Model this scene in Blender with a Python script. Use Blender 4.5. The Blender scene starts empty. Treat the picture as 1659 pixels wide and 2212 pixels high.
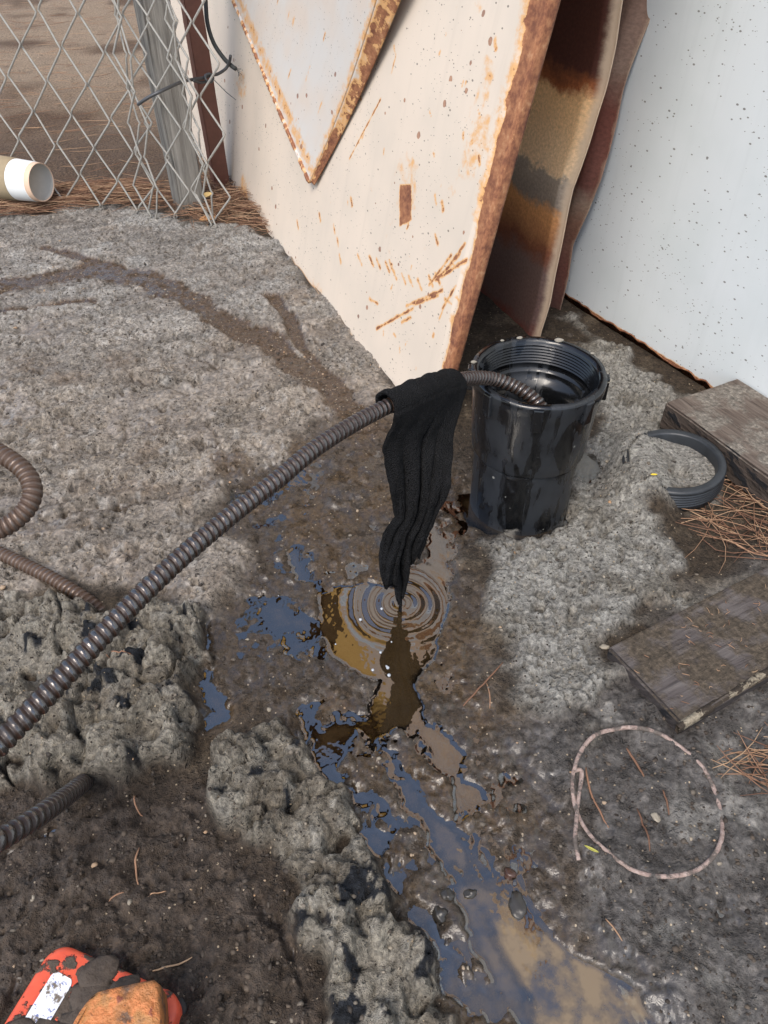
import bpy, bmesh, math, random
import numpy as np
from mathutils import Vector

random.seed(7); RNG = np.random.default_rng(11)
scene = bpy.context.scene
COL = scene.collection

# ------------------------------------------------------------------ camera, sky, sun, exposure
CAM_H = 0.62; DOWN = math.radians(42.3); FOC = 1660.0          # metres; focal length for a 1659 x 2212 frame
cam_d = bpy.data.cameras.new('camera'); cam = bpy.data.objects.new('camera', cam_d); COL.objects.link(cam)
cam.location = (0, 0, CAM_H); cam.rotation_euler = (math.pi/2 - DOWN, 0, 0)
cam_d.sensor_fit = 'VERTICAL'; cam_d.sensor_height = 36; cam_d.sensor_width = 27
cam_d.lens = 36*FOC/2212; cam_d.clip_start = 0.01; cam_d.clip_end = 400
scene.camera = cam

SUN_EL, SUN_AZ = math.radians(52), math.radians(207)           # azimuth clockwise from +Y: behind the camera, to the left
world = bpy.data.worlds.new('World'); scene.world = world; world.use_nodes = True
wn = world.node_tree; wn.nodes.clear()
sky = wn.nodes.new('ShaderNodeTexSky'); sky.sky_type = 'NISHITA'; sky.sun_disc = False
sky.sun_elevation = SUN_EL; sky.sun_rotation = SUN_AZ; sky.air_density = 1.0; sky.dust_density = 1.6; sky.ozone_density = 1.0
hs = wn.nodes.new('ShaderNodeHueSaturation'); hs.inputs['Saturation'].default_value = 0.85   # thin overcast
bg = wn.nodes.new('ShaderNodeBackground'); bg.inputs['Strength'].default_value = 0.15
wo = wn.nodes.new('ShaderNodeOutputWorld')
wn.links.new(sky.outputs[0], hs.inputs['Color']); wn.links.new(hs.outputs[0], bg.inputs[0]); wn.links.new(bg.outputs[0], wo.inputs[0])
sun_d = bpy.data.lights.new('sun', 'SUN'); sun = bpy.data.objects.new('sun', sun_d); COL.objects.link(sun)
sun_d.energy = 1.5; sun_d.angle = math.radians(28); sun_d.color = (1, .91, .80)
sv = Vector((math.sin(SUN_AZ)*math.cos(SUN_EL), math.cos(SUN_AZ)*math.cos(SUN_EL), math.sin(SUN_EL)))
sun.rotation_euler = sv.to_track_quat('Z', 'Y').to_euler()
vs = scene.view_settings; vs.view_transform = 'Standard'; vs.look = 'None'; vs.exposure = 0.86; vs.gamma = 1.0
vs.use_curve_mapping = False

# ------------------------------------------------------------------ where things stand (survey of the place)
C0 = np.array([0, 0, CAM_H])
FW = np.array([0, math.cos(DOWN), -math.sin(DOWN)]); UPV = np.array([0, math.sin(DOWN), math.cos(DOWN)]); RT = np.array([1., 0, 0])
def ray(u, v): return FW + RT*(u-829.5)/FOC - UPV*(v-1106)/FOC
def G(u, v, z=0.0):
    d = ray(u, v); return C0 + d*((z-CAM_H)/d[2])
def Pd(u, v, t): return C0 + ray(u, v)*t
def gxy(pts): return np.array([G(*p)[:2] for p in pts])

# ------------------------------------------------------------------ numpy noise
def h2(ix, iy, seed):
    n = (ix.astype(np.int64)*374761393 + iy.astype(np.int64)*668265263 + seed*974634777) & 0xFFFFFFFF
    n = ((n ^ (n >> 13))*1274126177) & 0xFFFFFFFF
    n = ((n ^ (n >> 15))*2246822519) & 0xFFFFFFFF
    return ((n ^ (n >> 16)) & 0xFFFFFF).astype(np.float64)/0xFFFFFF
def vn(x, y, s, seed=0):
    x = np.asarray(x, float)/s; y = np.asarray(y, float)/s
    ix = np.floor(x); iy = np.floor(y); fx = x-ix; fy = y-iy
    fx = fx*fx*fx*(fx*(fx*6-15)+10); fy = fy*fy*fy*(fy*(fy*6-15)+10)
    a = h2(ix, iy, seed); b = h2(ix+1, iy, seed); c = h2(ix, iy+1, seed); d = h2(ix+1, iy+1, seed)
    return (a*(1-fx)+b*fx)*(1-fy) + (c*(1-fx)+d*fx)*fy
def fbm(x, y, s, octv=4, seed=0, gain=.5):
    t = 0; a = 1; n = 0
    c, sn = math.cos(.6), math.sin(.6)
    for o in range(octv):
        t = t + a*vn(x, y, s, seed+o*17); n += a; a *= gain; s /= 2.03
        x, y = c*x-sn*y, sn*x+c*y
    return t/n*2-1
def worley(x, y, s, seed=0, jit=.9):
    x = np.asarray(x, float)/s; y = np.asarray(y, float)/s
    ix = np.floor(x); iy = np.floor(y); f1 = np.full(x.shape, 9.); idv = np.zeros(x.shape)
    for dx in (-1, 0, 1):
        for dy in (-1, 0, 1):
            cx = ix+dx; cy = iy+dy
            px = cx+.5+jit*(h2(cx, cy, seed)-.5); py = cy+.5+jit*(h2(cx, cy, seed+5)-.5)
            d = np.hypot(px-x, py-y); k = d < f1
            f1 = np.where(k, d, f1); idv = np.where(k, h2(cx, cy, seed+9), idv)
    return f1, idv
def sst(a, b, x):
    t = np.clip((x-a)/(b-a), 0, 1); return t*t*(3-2*t)
def poly_sd(x, y, P):
    d = np.full(x.shape, 1e9); ins = np.zeros(x.shape, bool); n = len(P)
    for i in range(n):
        ax, ay = P[i]; bx, by = P[(i+1) % n]
        ex, ey = bx-ax, by-ay; wx, wy = x-ax, y-ay
        t = np.clip((wx*ex+wy*ey)/(ex*ex+ey*ey+1e-12), 0, 1)
        d = np.minimum(d, np.hypot(wx-ex*t, wy-ey*t))
        cond = ((ay > y) != (by > y)) & (x < (bx-ax)*(y-ay)/(by-ay+1e-12)+ax)
        ins ^= cond
    return np.where(ins, -d, d)
def line_d(x, y, P):
    d = np.full(x.shape, 1e9)
    for (ax, ay), (bx, by) in zip(P[:-1], P[1:]):
        ex, ey = bx-ax, by-ay; wx, wy = x-ax, y-ay
        t = np.clip((wx*ex+wy*ey)/(ex*ex+ey*ey+1e-12), 0, 1)
        d = np.minimum(d, np.hypot(wx-ex*t, wy-ey*t))
    return d
def zone(x, y, pts, soft=.008, na=.012, ns=.04, seed=1):
    sd = poly_sd(x, y, gxy(pts)) + na*fbm(x, y, ns, 3, seed)
    return 1-sst(-soft, soft, sd)

# ------------------------------------------------------------------ mesh helpers
def mk(name, v, f, mat=None, parent=None, smooth=True, uv=None, attrs=None):
    me = bpy.data.meshes.new(name)
    v = np.asarray(v, float)
    if isinstance(f, np.ndarray):
        k = f.shape[1]; n = len(f)
        me.vertices.add(len(v)); me.vertices.foreach_set('co', v.astype(np.float32).ravel())
        me.loops.add(n*k); me.loops.foreach_set('vertex_index', f.astype(np.int32).ravel())
        me.polygons.add(n); me.polygons.foreach_set('loop_start', np.arange(0, n*k, k, dtype=np.int32))
        me.polygons.foreach_set('loop_total', np.full(n, k, dtype=np.int32))
        me.update(calc_edges=True); me.validate()
    else:
        me.from_pydata([tuple(p) for p in v], [], f); me.update()
    if smooth: me.polygons.foreach_set('use_smooth', np.ones(len(me.polygons), dtype=bool))
    if uv is not None:
        l = me.uv_layers.new(name='UVMap'); li = np.empty(len(me.loops), np.int32); me.loops.foreach_get('vertex_index', li)
        l.data.foreach_set('uv', np.asarray(uv, np.float32)[li].ravel())
    for k, a in (attrs or {}).items():
        a = np.asarray(a, np.float32)
        if a.ndim == 2:
            at = me.attributes.new(k, 'FLOAT_COLOR', 'POINT')
            at.data.foreach_set('color', np.concatenate([a, np.ones((len(a), 1), np.float32)], 1).ravel())
        else:
            at = me.attributes.new(k, 'FLOAT', 'POINT'); at.data.foreach_set('value', a)
    if mat: me.materials.append(mat)
    o = bpy.data.objects.new(name, me); COL.objects.link(o)
    if parent: o.parent = parent
    return o
def tag(o, label=None, cat=None, group=None, kind=None):
    if label: o['label'] = label
    if cat: o['category'] = cat
    if group: o['group'] = group
    if kind: o['kind'] = kind
    return o
def empty(name, loc):
    o = bpy.data.objects.new(name, None); COL.objects.link(o); o.location = loc; o.empty_display_size = .02; return o
def part(name, v, f, mat, root, **k):
    """mesh given in world coordinates, parented to an empty that has only a location"""
    v = np.asarray(v, float) - np.array(root.location)
    return mk(name, v, f, mat, root, **k)
def grid_faces(nr, nc, wrap=False):
    i = np.arange(nr-1)[:, None]; j = np.arange(nc if wrap else nc-1)[None, :]; j2 = (j+1) % nc
    return np.stack([i*nc+j, i*nc+j2, (i+1)*nc+j2, (i+1)*nc+j], -1).reshape(-1, 4)
def spline(P, n, closed=False):
    P = np.asarray(P, float)
    if closed: Q = np.concatenate([P[-1:], P, P[:2]])
    else: Q = np.concatenate([2*P[:1]-P[1:2], P, 2*P[-1:]-P[-2:-1]])
    m = len(Q)-3; t = np.linspace(0, m, n*8, endpoint=True); k = np.minimum(t.astype(int), m-1); u = (t-k)[:, None]
    a, b, c, d = Q[k], Q[k+1], Q[k+2], Q[k+3]
    R = .5*((2*b)+(c-a)*u+(2*a-5*b+4*c-d)*u*u+(3*b-a-3*c+d)*u**3)
    L = np.concatenate([[0], np.cumsum(np.linalg.norm(np.diff(R, axis=0), axis=1))])
    s = np.linspace(0, L[-1], n)
    return np.stack([np.interp(s, L, R[:, i]) for i in range(R.shape[1])], 1)
def frames(P):
    T = np.gradient(P, axis=0); T /= np.linalg.norm(T, axis=1)[:, None]+1e-12
    a = np.array([0, 0, 1.]) if abs(T[0][2]) < .9 else np.array([1., 0, 0])
    N = np.zeros_like(P); n = a-T[0]*(a@T[0]); n /= np.linalg.norm(n)
    for i in range(len(P)):
        n = n-T[i]*(n@T[i]); n /= np.linalg.norm(n)+1e-12; N[i] = n
    return T, N, np.cross(T, N)
def tube(P, r, k=8, cap=True, closed=False):
    P = np.asarray(P, float); n = len(P); T, N, B = frames(P)
    ph = np.arange(k)*2*math.pi/k; r = np.broadcast_to(np.asarray(r, float).reshape(-1, 1) if np.ndim(r) else np.full((n, 1), r), (n, 1)) if np.ndim(r) < 2 else r
    V = P[:, None, :] + (N[:, None, :]*np.cos(ph)[None, :, None] + B[:, None, :]*np.sin(ph)[None, :, None])*np.asarray(r).reshape(n, -1, 1)
    V = V.reshape(-1, 3); F = [tuple(x) for x in grid_faces(n, k, True)]
    if closed: F += [((n-1)*k+j, (n-1)*k+(j+1) % k, (j+1) % k, j) for j in range(k)]
    elif cap: F += [tuple(range(k-1, -1, -1)), tuple((n-1)*k+j for j in range(k))]
    return V, F
def merge(lst):
    V = []; F = []; o = 0
    for v, f in lst:
        V.append(np.asarray(v, float)); F += [tuple(int(i)+o for i in q) for q in f]; o += len(v)
    return np.concatenate(V), F
def lathe(prof, k=64, center=(0, 0, 0)):
    ph = np.arange(k)*2*math.pi/k; prof = np.asarray(prof, float)
    V = np.stack([prof[:, 0:1]*np.cos(ph), prof[:, 0:1]*np.sin(ph), np.repeat(prof[:, 1:2], k, 1)], -1).reshape(-1, 3)+np.array(center)
    return V, [tuple(x) for x in grid_faces(len(prof), k, True)]
def plank_mesh(c0, ex, ey, thick, L, W, seed, wear=.0012):
    """board: corner c0 (on the ground), ex along the length, ey across, rounded worn edges; unwrapped along its grain"""
    bm = bmesh.new(); bmesh.ops.create_cube(bm, size=1)
    for v in bm.verts: v.co = ((v.co.x+.5)*L, (v.co.y+.5)*W, (v.co.z+.5)*thick)
    bmesh.ops.bevel(bm, geom=bm.edges[:], offset=.0025, segments=2, affect='EDGES')
    for ax, n in ((0, 34), (1, 12), (2, 3)):
        for i in range(1, n):
            q = [0, 0, 0]; nn = [0, 0, 0]; q[ax] = (L, W, thick)[ax]*i/n; nn[ax] = 1
            bmesh.ops.bisect_plane(bm, geom=bm.verts[:]+bm.edges[:]+bm.faces[:], plane_co=q, plane_no=nn)
    V = np.array([v.co[:] for v in bm.verts]); bm.verts.index_update(); F = [tuple(v.index for v in f.verts) for f in bm.faces]; bm.free()
    UV = np.stack([V[:, 0]+V[:, 2], V[:, 1]+V[:, 2]*1.3], 1)
    ez = np.cross(ex, ey); d = wear*fbm(V[:, 0]+seed, V[:, 1]*4+V[:, 2]*5, .05, 3, seed)
    nz = np.where(V[:, 2] > thick*.5, 1, 0)
    Wd = np.array(c0)+V[:, :1]*ex+V[:, 1:2]*ey+(V[:, 2:3]+(d*nz)[:, None])*ez
    return Wd, F, UV
def surf(mat_name): pass

# ------------------------------------------------------------------ material helper
class M:
    def __init__(s, name):
        s.m = bpy.data.materials.new(name); s.m.use_nodes = True; s.t = s.m.node_tree; s.t.nodes.clear()
        s.out = s.t.nodes.new('ShaderNodeOutputMaterial')
    def n(s, typ, **k):
        nd = s.t.nodes.new(typ)
        for a, b in k.items(): setattr(nd, a, b)
        return nd
    def set(s, sock, val):
        if isinstance(val, bpy.types.NodeSocket): s.t.links.new(val, sock)
        elif isinstance(val, (tuple, list)) and len(val) == 3 and sock.type == 'RGBA': sock.default_value = (*val, 1)
        else: sock.default_value = val
    def obj(s): return s.n('ShaderNodeTexCoord').outputs['Object']
    def uv(s): return s.n('ShaderNodeTexCoord').outputs['UV']
    def attr(s, name, col=False):
        a = s.n('ShaderNodeAttribute', attribute_name=name); return a.outputs['Color'] if col else a.outputs['Fac']
    def mapv(s, vec, scale=(1, 1, 1), loc=(0, 0, 0), rot=(0, 0, 0)):
        m = s.n('ShaderNodeMapping'); s.set(m.inputs['Vector'], vec)
        m.inputs['Scale'].default_value = scale; m.inputs['Location'].default_value = loc; m.inputs['Rotation'].default_value = rot
        return m.outputs[0]
    def noise(s, vec, scale, detail=3, rough=.55, dist=0, col=False):
        n = s.n('ShaderNodeTexNoise'); s.set(n.inputs['Vector'], vec); n.inputs['Scale'].default_value = scale
        n.inputs['Detail'].default_value = detail; n.inputs['Roughness'].default_value = rough; n.inputs['Distortion'].default_value = dist
        return n.outputs['Color'] if col else n.outputs['Fac']
    def voro(s, vec, scale, feature='F1', out='Distance', rnd=1):
        n = s.n('ShaderNodeTexVoronoi', feature=feature); s.set(n.inputs['Vector'], vec); n.inputs['Scale'].default_value = scale
        n.inputs['Randomness'].default_value = rnd
        return n.outputs[out]
    def ma(s, op, a, b=0.0, c=0.0, clamp=False):
        n = s.n('ShaderNodeMath', operation=op, use_clamp=clamp)
        for k, v in zip((0, 1, 2), (a, b, c)): s.set(n.inputs[k], v)
        return n.outputs[0]
    def rng(s, x, a, b, c=0., d=1., smooth=True):
        n = s.n('ShaderNodeMapRange', interpolation_type='SMOOTHSTEP' if smooth else 'LINEAR')
        s.set(n.inputs['Value'], x)
        for nm, v in (('From Min', a), ('From Max', b), ('To Min', c), ('To Max', d)): s.set(n.inputs[nm], v)
        return n.outputs[0]
    def mix(s, f, a, b, mode='MIX'):
        n = s.n('ShaderNodeMix', data_type='RGBA', blend_type=mode)
        s.set(n.inputs['Factor'], f); s.set(n.inputs['A'], a); s.set(n.inputs['B'], b) if False else None
        s.set(n.inputs[6], a); s.set(n.inputs[7], b); return n.outputs[2]
    def ramp(s, f, stops):
        n = s.n('ShaderNodeValToRGB'); s.set(n.inputs[0], f); e = n.color_ramp.elements
        while len(e) < len(stops): e.new(.5)
        for x, (p, c) in zip(e, stops): x.position = p; x.color = (*c, 1)
        return n.outputs[0]
    def sep(s, vec):
        n = s.n('ShaderNodeSeparateXYZ'); s.set(n.inputs[0], vec); return n.outputs
    def bump(s, h, dist, strength=1.0, nrm=None):
        n = s.n('ShaderNodeBump'); s.set(n.inputs['Height'], h); n.inputs['Distance'].default_value = dist; s.set(n.inputs['Strength'], strength)
        if nrm is not None: s.set(n.inputs['Normal'], nrm)
        return n.outputs[0]
    def bsdf(s, col, rough=.8, metal=0.0, normal=None, spec=.5, coat=0.0, **k):
        b = s.n('ShaderNodeBsdfPrincipled'); s.set(b.inputs['Base Color'], col); s.set(b.inputs['Roughness'], rough)
        s.set(b.inputs['Metallic'], metal); s.set(b.inputs['Specular IOR Level'], spec); s.set(b.inputs['Coat Weight'], coat)
        if normal is not None: s.set(b.inputs['Normal'], normal)
        for a, v in k.items(): s.set(b.inputs[a.replace('_', ' ')], v)
        s.t.links.new(b.outputs[0], s.out.inputs[0]); return b
MIXV = M.mix

# ================================================================== GROUND
PIPE_X, PIPE_Y = 0.163, 0.699
CAP_C = G(1450, 1022, .015)[:2]
RING_C = G(1392, 1732, .004)[:2]
Z_SLAB = [(-400, 500), (0, 478), (150, 462), (300, 446), (380, 480), (440, 492), (560, 500), (620, 540), (720, 650), (860, 830), (880, 900),
          (720, 930), (560, 1000), (480, 1120), (540, 1230), (430, 1330), (250, 1300), (120, 1290), (-500, 1330)]
Z_LUMPS = [(-100, 1340), (100, 1300), (240, 1340), (330, 1330), (430, 1350), (440, 1440), (425, 1570), (380, 1640), (250, 1710), (120, 1700), (-200, 1700)]
Z_RIDGE = [(470, 1700), (500, 1650), (600, 1575), (690, 1640), (720, 1720), (800, 1830), (870, 1990), (960, 2110), (1000, 2260), (690, 2260),
           (690, 2080), (640, 1960), (590, 1840), (480, 1800)]
Z_RIGHT = [(1035, 1185), (1180, 1160), (1260, 1080), (1300, 900), (1240, 700), (1420, 820), (1500, 900), (1600, 1010), (1500, 1110), (1420, 1130), (1470, 1300), (1330, 1400),
           (1290, 1500), (1240, 1640), (1160, 1560), (1090, 1430), (1030, 1350), (1050, 1260)]
Z_DIRT = [(-3000, 455), (0, 470), (150, 458), (300, 440), (380, 474), (440, 488), (560, 494), (610, 520), (900, 480), (3000, 300), (2600, -330), (-6000, -330)]
Z_POOL = [(698, 1290), (740, 1268), (850, 1266), (885, 1225), (945, 1225), (968, 1290), (950, 1350), (928, 1420), (885, 1475), (905, 1530), (870, 1570),
          (825, 1575), (800, 1535), (830, 1470), (760, 1440), (722, 1415), (702, 1350)]
Z_BIG = [(1090, 1935), (1150, 1990), (1230, 2075), (1300, 2110), (1390, 2190), (1480, 2290), (1170, 2290), (1150, 2170), (1110, 2090), (1070, 1990)]
Z_WETL = [(420, 1000), (700, 930), (860, 900), (1010, 1060), (1000, 1300), (1030, 1420), (1150, 1600), (1230, 1800), (1240, 2000), (1500, 2290), (950, 2290), (880, 1950), (740, 1730), (600, 1560),
          (440, 1560), (420, 1350), (540, 1230), (470, 1110)]
Z_MUDBL = [(-300, 1700), (130, 1720), (300, 1720), (470, 1700), (480, 1800), (600, 1860), (680, 2060), (690, 2290), (-500, 2290)]
Z_GREYR = [(1100, 1560), (1260, 1500), (1330, 1440), (1700, 1130), (1900, 1300), (1700, 2300), (1420, 2300), (1250, 2060), (1230, 1850)]
Z_FLOW = [(560, 1290), (690, 1250), (960, 1300), (960, 1480), (1010, 1620), (1090, 1760), (1180, 1920), (1280, 2080), (1500, 2300), (980, 2300), (930, 2080), (860, 1940), (760, 1740), (660, 1580), (620, 1440)]
CH = [([(850, 1510), (905, 1565), (950, 1620), (990, 1690), (1008, 1740)], .011, .011),
      ([(800, 1560), (720, 1590), (690, 1640), (730, 1720), (770, 1790), (800, 1830)], .012, .010),
      ([(660, 1540), (700, 1600)], .010, .009),
      ([(800, 1830), (860, 1930), (920, 2040), (1000, 2140), (1060, 2180)], .009, .009),
      ([(960, 1800), (1010, 1890), (1060, 1950), (1120, 2030), (1170, 2100)], .0075, .010),
      ([(870, 1700), (950, 1790), (1000, 1850)], .006, .008),
      ([(425, 1360), (440, 1440), (450, 1500), (480, 1540), (430, 1575)], .0075, .011),
      ([(632, 1200), (648, 1250)], .006, .010),
      ([(560, 1300), (620, 1330), (680, 1360), (640, 1400)], .012, .006),
      ([(1000, 1940), (1060, 2060), (1100, 2150), (1160, 2260)], .006, .009),
      ([(0, 1855), (60, 1825), (120, 1795)], .004, .009),
      ([(560, 1960), (610, 2010), (640, 2090), (660, 2160)], .005, .006),
      ([(1590, 1975), (1640, 2005), (1700, 2030)], .016, .0042),
      ([(190, 1600), (240, 1560)], .008, .008), ([(80, 1600), (40, 1650)], .008, .007),
      ([(935, 1150), (950, 1200), (950, 1240)], .011, .012)]
RILL = [[(-60, 640), (0, 625), (100, 612), (200, 592), (300, 608), (400, 650), (500, 712), (600, 765), (680, 820), (740, 880), (790, 930)],
        [(100, 545), (190, 572), (260, 588), (330, 625)], [(590, 655), (625, 700), (650, 760), (720, 830)], [(200, 660), (100, 672), (-40, 690)]]
BURIED = [((-60, 1165), (0, 1200), (60, 1228), (120, 1258), (185, 1288))]

def relief(x, y, full=True):
    """height above the water table (metres), plus the zone weights"""
    x = np.asarray(x, float); y = np.asarray(y, float)
    wob = fbm(x, y, .03, 3, 301)*.010
    z = {}
    z['slab'] = zone(x, y, Z_SLAB, .022, .050, .06, 1)
    z['lump'] = zone(x, y, Z_LUMPS, .007, .020, .035, 2)
    z['ridge'] = zone(x, y, Z_RIDGE, .007, .020, .035, 3)
    z['right'] = zone(x, y, Z_RIGHT, .016, .040, .04, 4)
    z['dirt'] = zone(x, y, Z_DIRT, .012, .012, .05, 5)
    z['pool'] = zone(x, y, Z_POOL, .007, .005, .02, 6)
    z['stream'] = zone(x, y, Z_BIG, .007, .008, .03, 7)
    z['wet'] = zone(x, y, Z_WETL, .03, .03, .06, 8)
    z['mudbl'] = zone(x, y, Z_MUDBL, .02, .02, .05, 9)
    z['greyr'] = zone(x, y, Z_GREYR, .03, .03, .06, 10)
    f1a, ia = worley(x+wob, y+wob, .026, 21); f1b, ib = worley(x-wob*.6, y+wob*.5, .0125, 22); f1c, ic = worley(x, y+wob*.2, .0066, 23)
    f1d, idd = worley(x+wob*.1, y, .0034, 24)
    dome = lambda f: np.sqrt(np.clip(1-(f/.80)**2, 0, 1))
    ka, kb, kc, kd = dome(f1a), dome(f1b), dome(f1c), dome(f1d)
    caul = ka*(.007+.006*ia) + kb*(.0060+.0050*ia) + kc*(.0026+.0020*ib) + kd*.0006
    big = fbm(x, y, .16, 3, 31); med = fbm(x, y, .045, 4, 32); fine = fbm(x, y, .012, 3, 33)
    pit_n = fbm(x, y, .018, 2, 41)
    pits = sst(.28, .62, pit_n)
    r = .0062 + .0018*big + .0024*med + .0009*fine
    sx_ = x*.94+y*.34; sy_ = -x*.34+y*.94
    layer = fbm(sx_*.28, sy_, .026, 3, 46); patch = sst(-.05, .22, fbm(x, y, .11, 3, 47)); z['patch'] = patch; z['layer'] = layer
    gsl = 1-.72*patch
    for P in ([(0, 985), (60, 940), (160, 895)], [(110, 1118), (160, 1098), (240, 1090), (305, 1078)], [(250, 690), (330, 670)], [(420, 770), (500, 800), (590, 790)], [(300, 820), (420, 850)]):
        dl = line_d(x, y, gxy(P)); r = r + z['slab']*.006*np.exp(-(dl/.008)**2) - z['slab']*.008*np.exp(-(line_d(x, y+.010, gxy(P))/.006)**2)
    r = r + z['slab']*(.005+.004*big + .0034*layer + gsl*(kb*ib*.0012 + kc*ic*.0021 + kd*.0013) + .0015*fine - .006*sst(.36, .60, pit_n) - .0075*sst(.42, .62, fbm(x, y, .0075, 2, 43))-.001)
    lump_amp = .35+.65*sst(-.22, .12, fbm(x, y, .055, 3, 51))
    crev = np.exp(-(np.abs(fbm(x, y, .075, 2, 53))/.035)**2)
    r = r + z['lump']*(-.004+lump_amp*(.010+caul*1.35) - .012*pits - .012*crev)
    r = r + z['ridge']*(-.003+(.4+.6*lump_amp)*(.009+caul*1.30) - .012*pits - .009*crev)
    r = r + z['right']*(.003+.003*med+kb*(.002+.003*ib)+kc*ic*.0036+kd*.0012-.008*pits-.006*sst(.30, .55, fbm(x, y, .008, 2, 44)))
    r = r + z['dirt']*(.010+.006*big)
    r = r + z['mudbl']*(.003+.0048*med+.0040*fine-.004*sst(.25, .5, fbm(x, y, .010, 2, 45))+.0028*kb*ib+.0016*kc*ic)
    r = r + z['greyr']*(.002+.0042*med+.0024*fine+.0016*kc*ic+.003*kb*ib*sst(.05, .4, med))
    flat = z['wet']*(1-z['lump'])*(1-z['ridge'])*(1-z['slab'])
    r = r - flat*(.0046-.0034*fbm(x, y, .050, 3, 62)-.0020*fine)
    r = r + flat*(.0030*kb*sst(.80, .96, ib)+.0016*kc*sst(.80, .96, ic)+.0004*kc*ic)
    brk = fbm(x, y, .020, 4, 61, .6)*1.25
    z['flow'] = zone(x, y, Z_FLOW, .025, .03, .05, 12)*(1-z['ridge'])*(1-z['lump'])*(1-.7*z['right'])
    fu_, fv_ = x*.47-y*.88, x*.88+y*.47
    r = r - z['flow']*(.0012+.0034*fbm(fu_*.22+.02*med, fv_, .017, 3, 63)+.0012*brk)
    for P, w, d in CH:
        dl = line_d(x, y, gxy(P))
        r = r - d*np.exp(-(dl/(w*np.maximum(.2, 1+.75*brk)))**2)*(1+.45*brk)
    r = r - .020*z['pool'] - .016*z['stream']*(1+.35*brk)
    rill = np.zeros_like(x)
    for k, P in enumerate(RILL):
        wd = (.028 if k == 0 else .011)*(1+.8*med)
        rill = np.maximum(rill, np.exp(-(line_d(x, y, gxy(P))/np.maximum(wd, .004))**2))
    z['rill'] = rill*(1-z['dirt'])
    rs_ = sst(.25, .65, rill+.18*fine)*z['slab']*(1-z['dirt']); z['rill'] = np.maximum(z['rill']*.6, rs_)
    r = r*(1-rs_*.85)+rs_*.85*(.0062+.0012*fine+.0016*med)
    # the pipe breaks through: a ragged hole behind it and a seep in front
    dp = np.hypot(x-PIPE_X, y-PIPE_Y)
    r = r - .014*(1-sst(.058, .074+.010*brk, dp))*sst(-.2, .5, -(y-PIPE_Y)/.06-.3*(x-PIPE_X)/.06)
    hole = G(1295, 1010)[:2]; r = r - .030*np.exp(-(np.hypot((x-hole[0])/.030, (y-hole[1])/.038))**2)*(1-sst(.13, .16, dp))
    # mud banked over the threaded plug and filling it
    dc = np.hypot(x-CAP_C[0], y-CAP_C[1])
    fill = .026+.002*fine; sideb = sst(-.012, .034, -(x-CAP_C[0])+.10*(y-CAP_C[1]))
    bank = (.018+.010*sideb+.003*med)
    r = np.where((dc < .11) & (sideb < .5), np.minimum(r, .003+.004*sst(.085, .11, dc)+.002*fine+.02*sideb), r)
    r = np.where(dc < .056, r*.0+fill+sideb*.012, r)
    r = r + (1-sst(.058, .105, dc))*sst(.056, .058, dc)*sideb*bank
    cx, cy = x-CAP_C[0]-.005, y-CAP_C[1]+.010
    r = r - .011*(1-sst(.010, .014, np.maximum(abs(cx), abs(cy*1.1))))
    # hollow inside the cord loop
    dr = np.hypot(x-RING_C[0], y-RING_C[1])
    r = r + .0035*np.exp(-((dr-.066)/.008)**2) - .002*(1-sst(.04, .06, dr))
    z['tone'] = .45*(ib-.5)+.55*(ic-.5)+.35*(idd-.5)+.30*(kc-.6)*0; z['fine'] = fine; z['med'] = med; z['big'] = big; z['ia'] = ia; z['ib'] = ib; z['pits'] = pits
    return r, z
def hz(x, y):
    r, _ = relief(np.array([x]), np.array([y])); return float(r[0])

yy = [.10]
while yy[-1] < 1.80: yy.append(yy[-1]+.00150+.00165*yy[-1])
yd = np.array(yy); ya = [1.80]
while ya[-1] < 120: ya.append(ya[-1]+(.0048+(ya[-1]-1.8)*.006 if ya[-1] < 4.6 else .02+(ya[-1]-4.55)*.18))
yb = [.10]
while yb[-1] > -60: yb.append(yb[-1]-(.01+abs(yb[-1]-.1)*.25))
ys = np.concatenate([np.array(yb[1:])[::-1], yd, np.array(ya[1:])])
NX = 720
xu = np.linspace(-1, 1, NX); xo = [1.]
while xo[-1] < 110: xo.append(xo[-1]+.01+(xo[-1]-1)*.25)
xo = np.array(xo[1:]); xs = np.concatenate([-xo[::-1], xu, xo])
wid = .36+.42*np.clip(ys, .1, 4.2)
GX = xs[None, :]*wid[:, None]; GY = np.repeat(ys[:, None], len(xs), 1)
gx, gy = GX.ravel(), GY.ravel()
gz = np.zeros_like(gx); rel, Z = relief(gx, gy)
gz = rel
mixc = lambda a, b, w: a*(1-w[:, None])+np.asarray(b)*w[:, None]
n_a = (fbm(gx, gy, .05, 4, 71)+1)/2; n_b = (fbm(gx, gy, .013, 3, 72)+1)/2; n_c = (fbm(gx, gy, .22, 3, 73)+1)/2
col = np.tile(np.array([.046, .033, .022]), (len(gx), 1))
col = mixc(col, (.085, .064, .044), n_b*.7)
col = mixc(col, (.15, .118, .082), sst(.58, .8, n_a)*.7)
slabc = mixc(np.tile(np.array([.225, .195, .160]), (len(gx), 1)), (.275, .262, .240), sst(.9, 1.35, gy+.25*(n_c-.5)))
slabc = mixc(slabc, (.12, .088, .060), sst(.5, .85, n_a)*.75)
slabc = mixc(slabc, (.34, .325, .30), sst(.55, .85, n_b)*.5)
slabc = mixc(slabc, (.165, .140, .115), Z['patch']*.5)
slabc = slabc*(1+.35*Z['layer'])[:, None]
col = mixc(col, 0, np.zeros(len(gx))); slabc = slabc*1.22; col = col*(1-Z['slab'][:, None])+slabc*Z['slab'][:, None]
crust = mixc(np.tile(np.array([.235, .212, .172]), (len(gx), 1)), (.12, .10, .075), sst(.5, .8, n_a)*.8)
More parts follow.
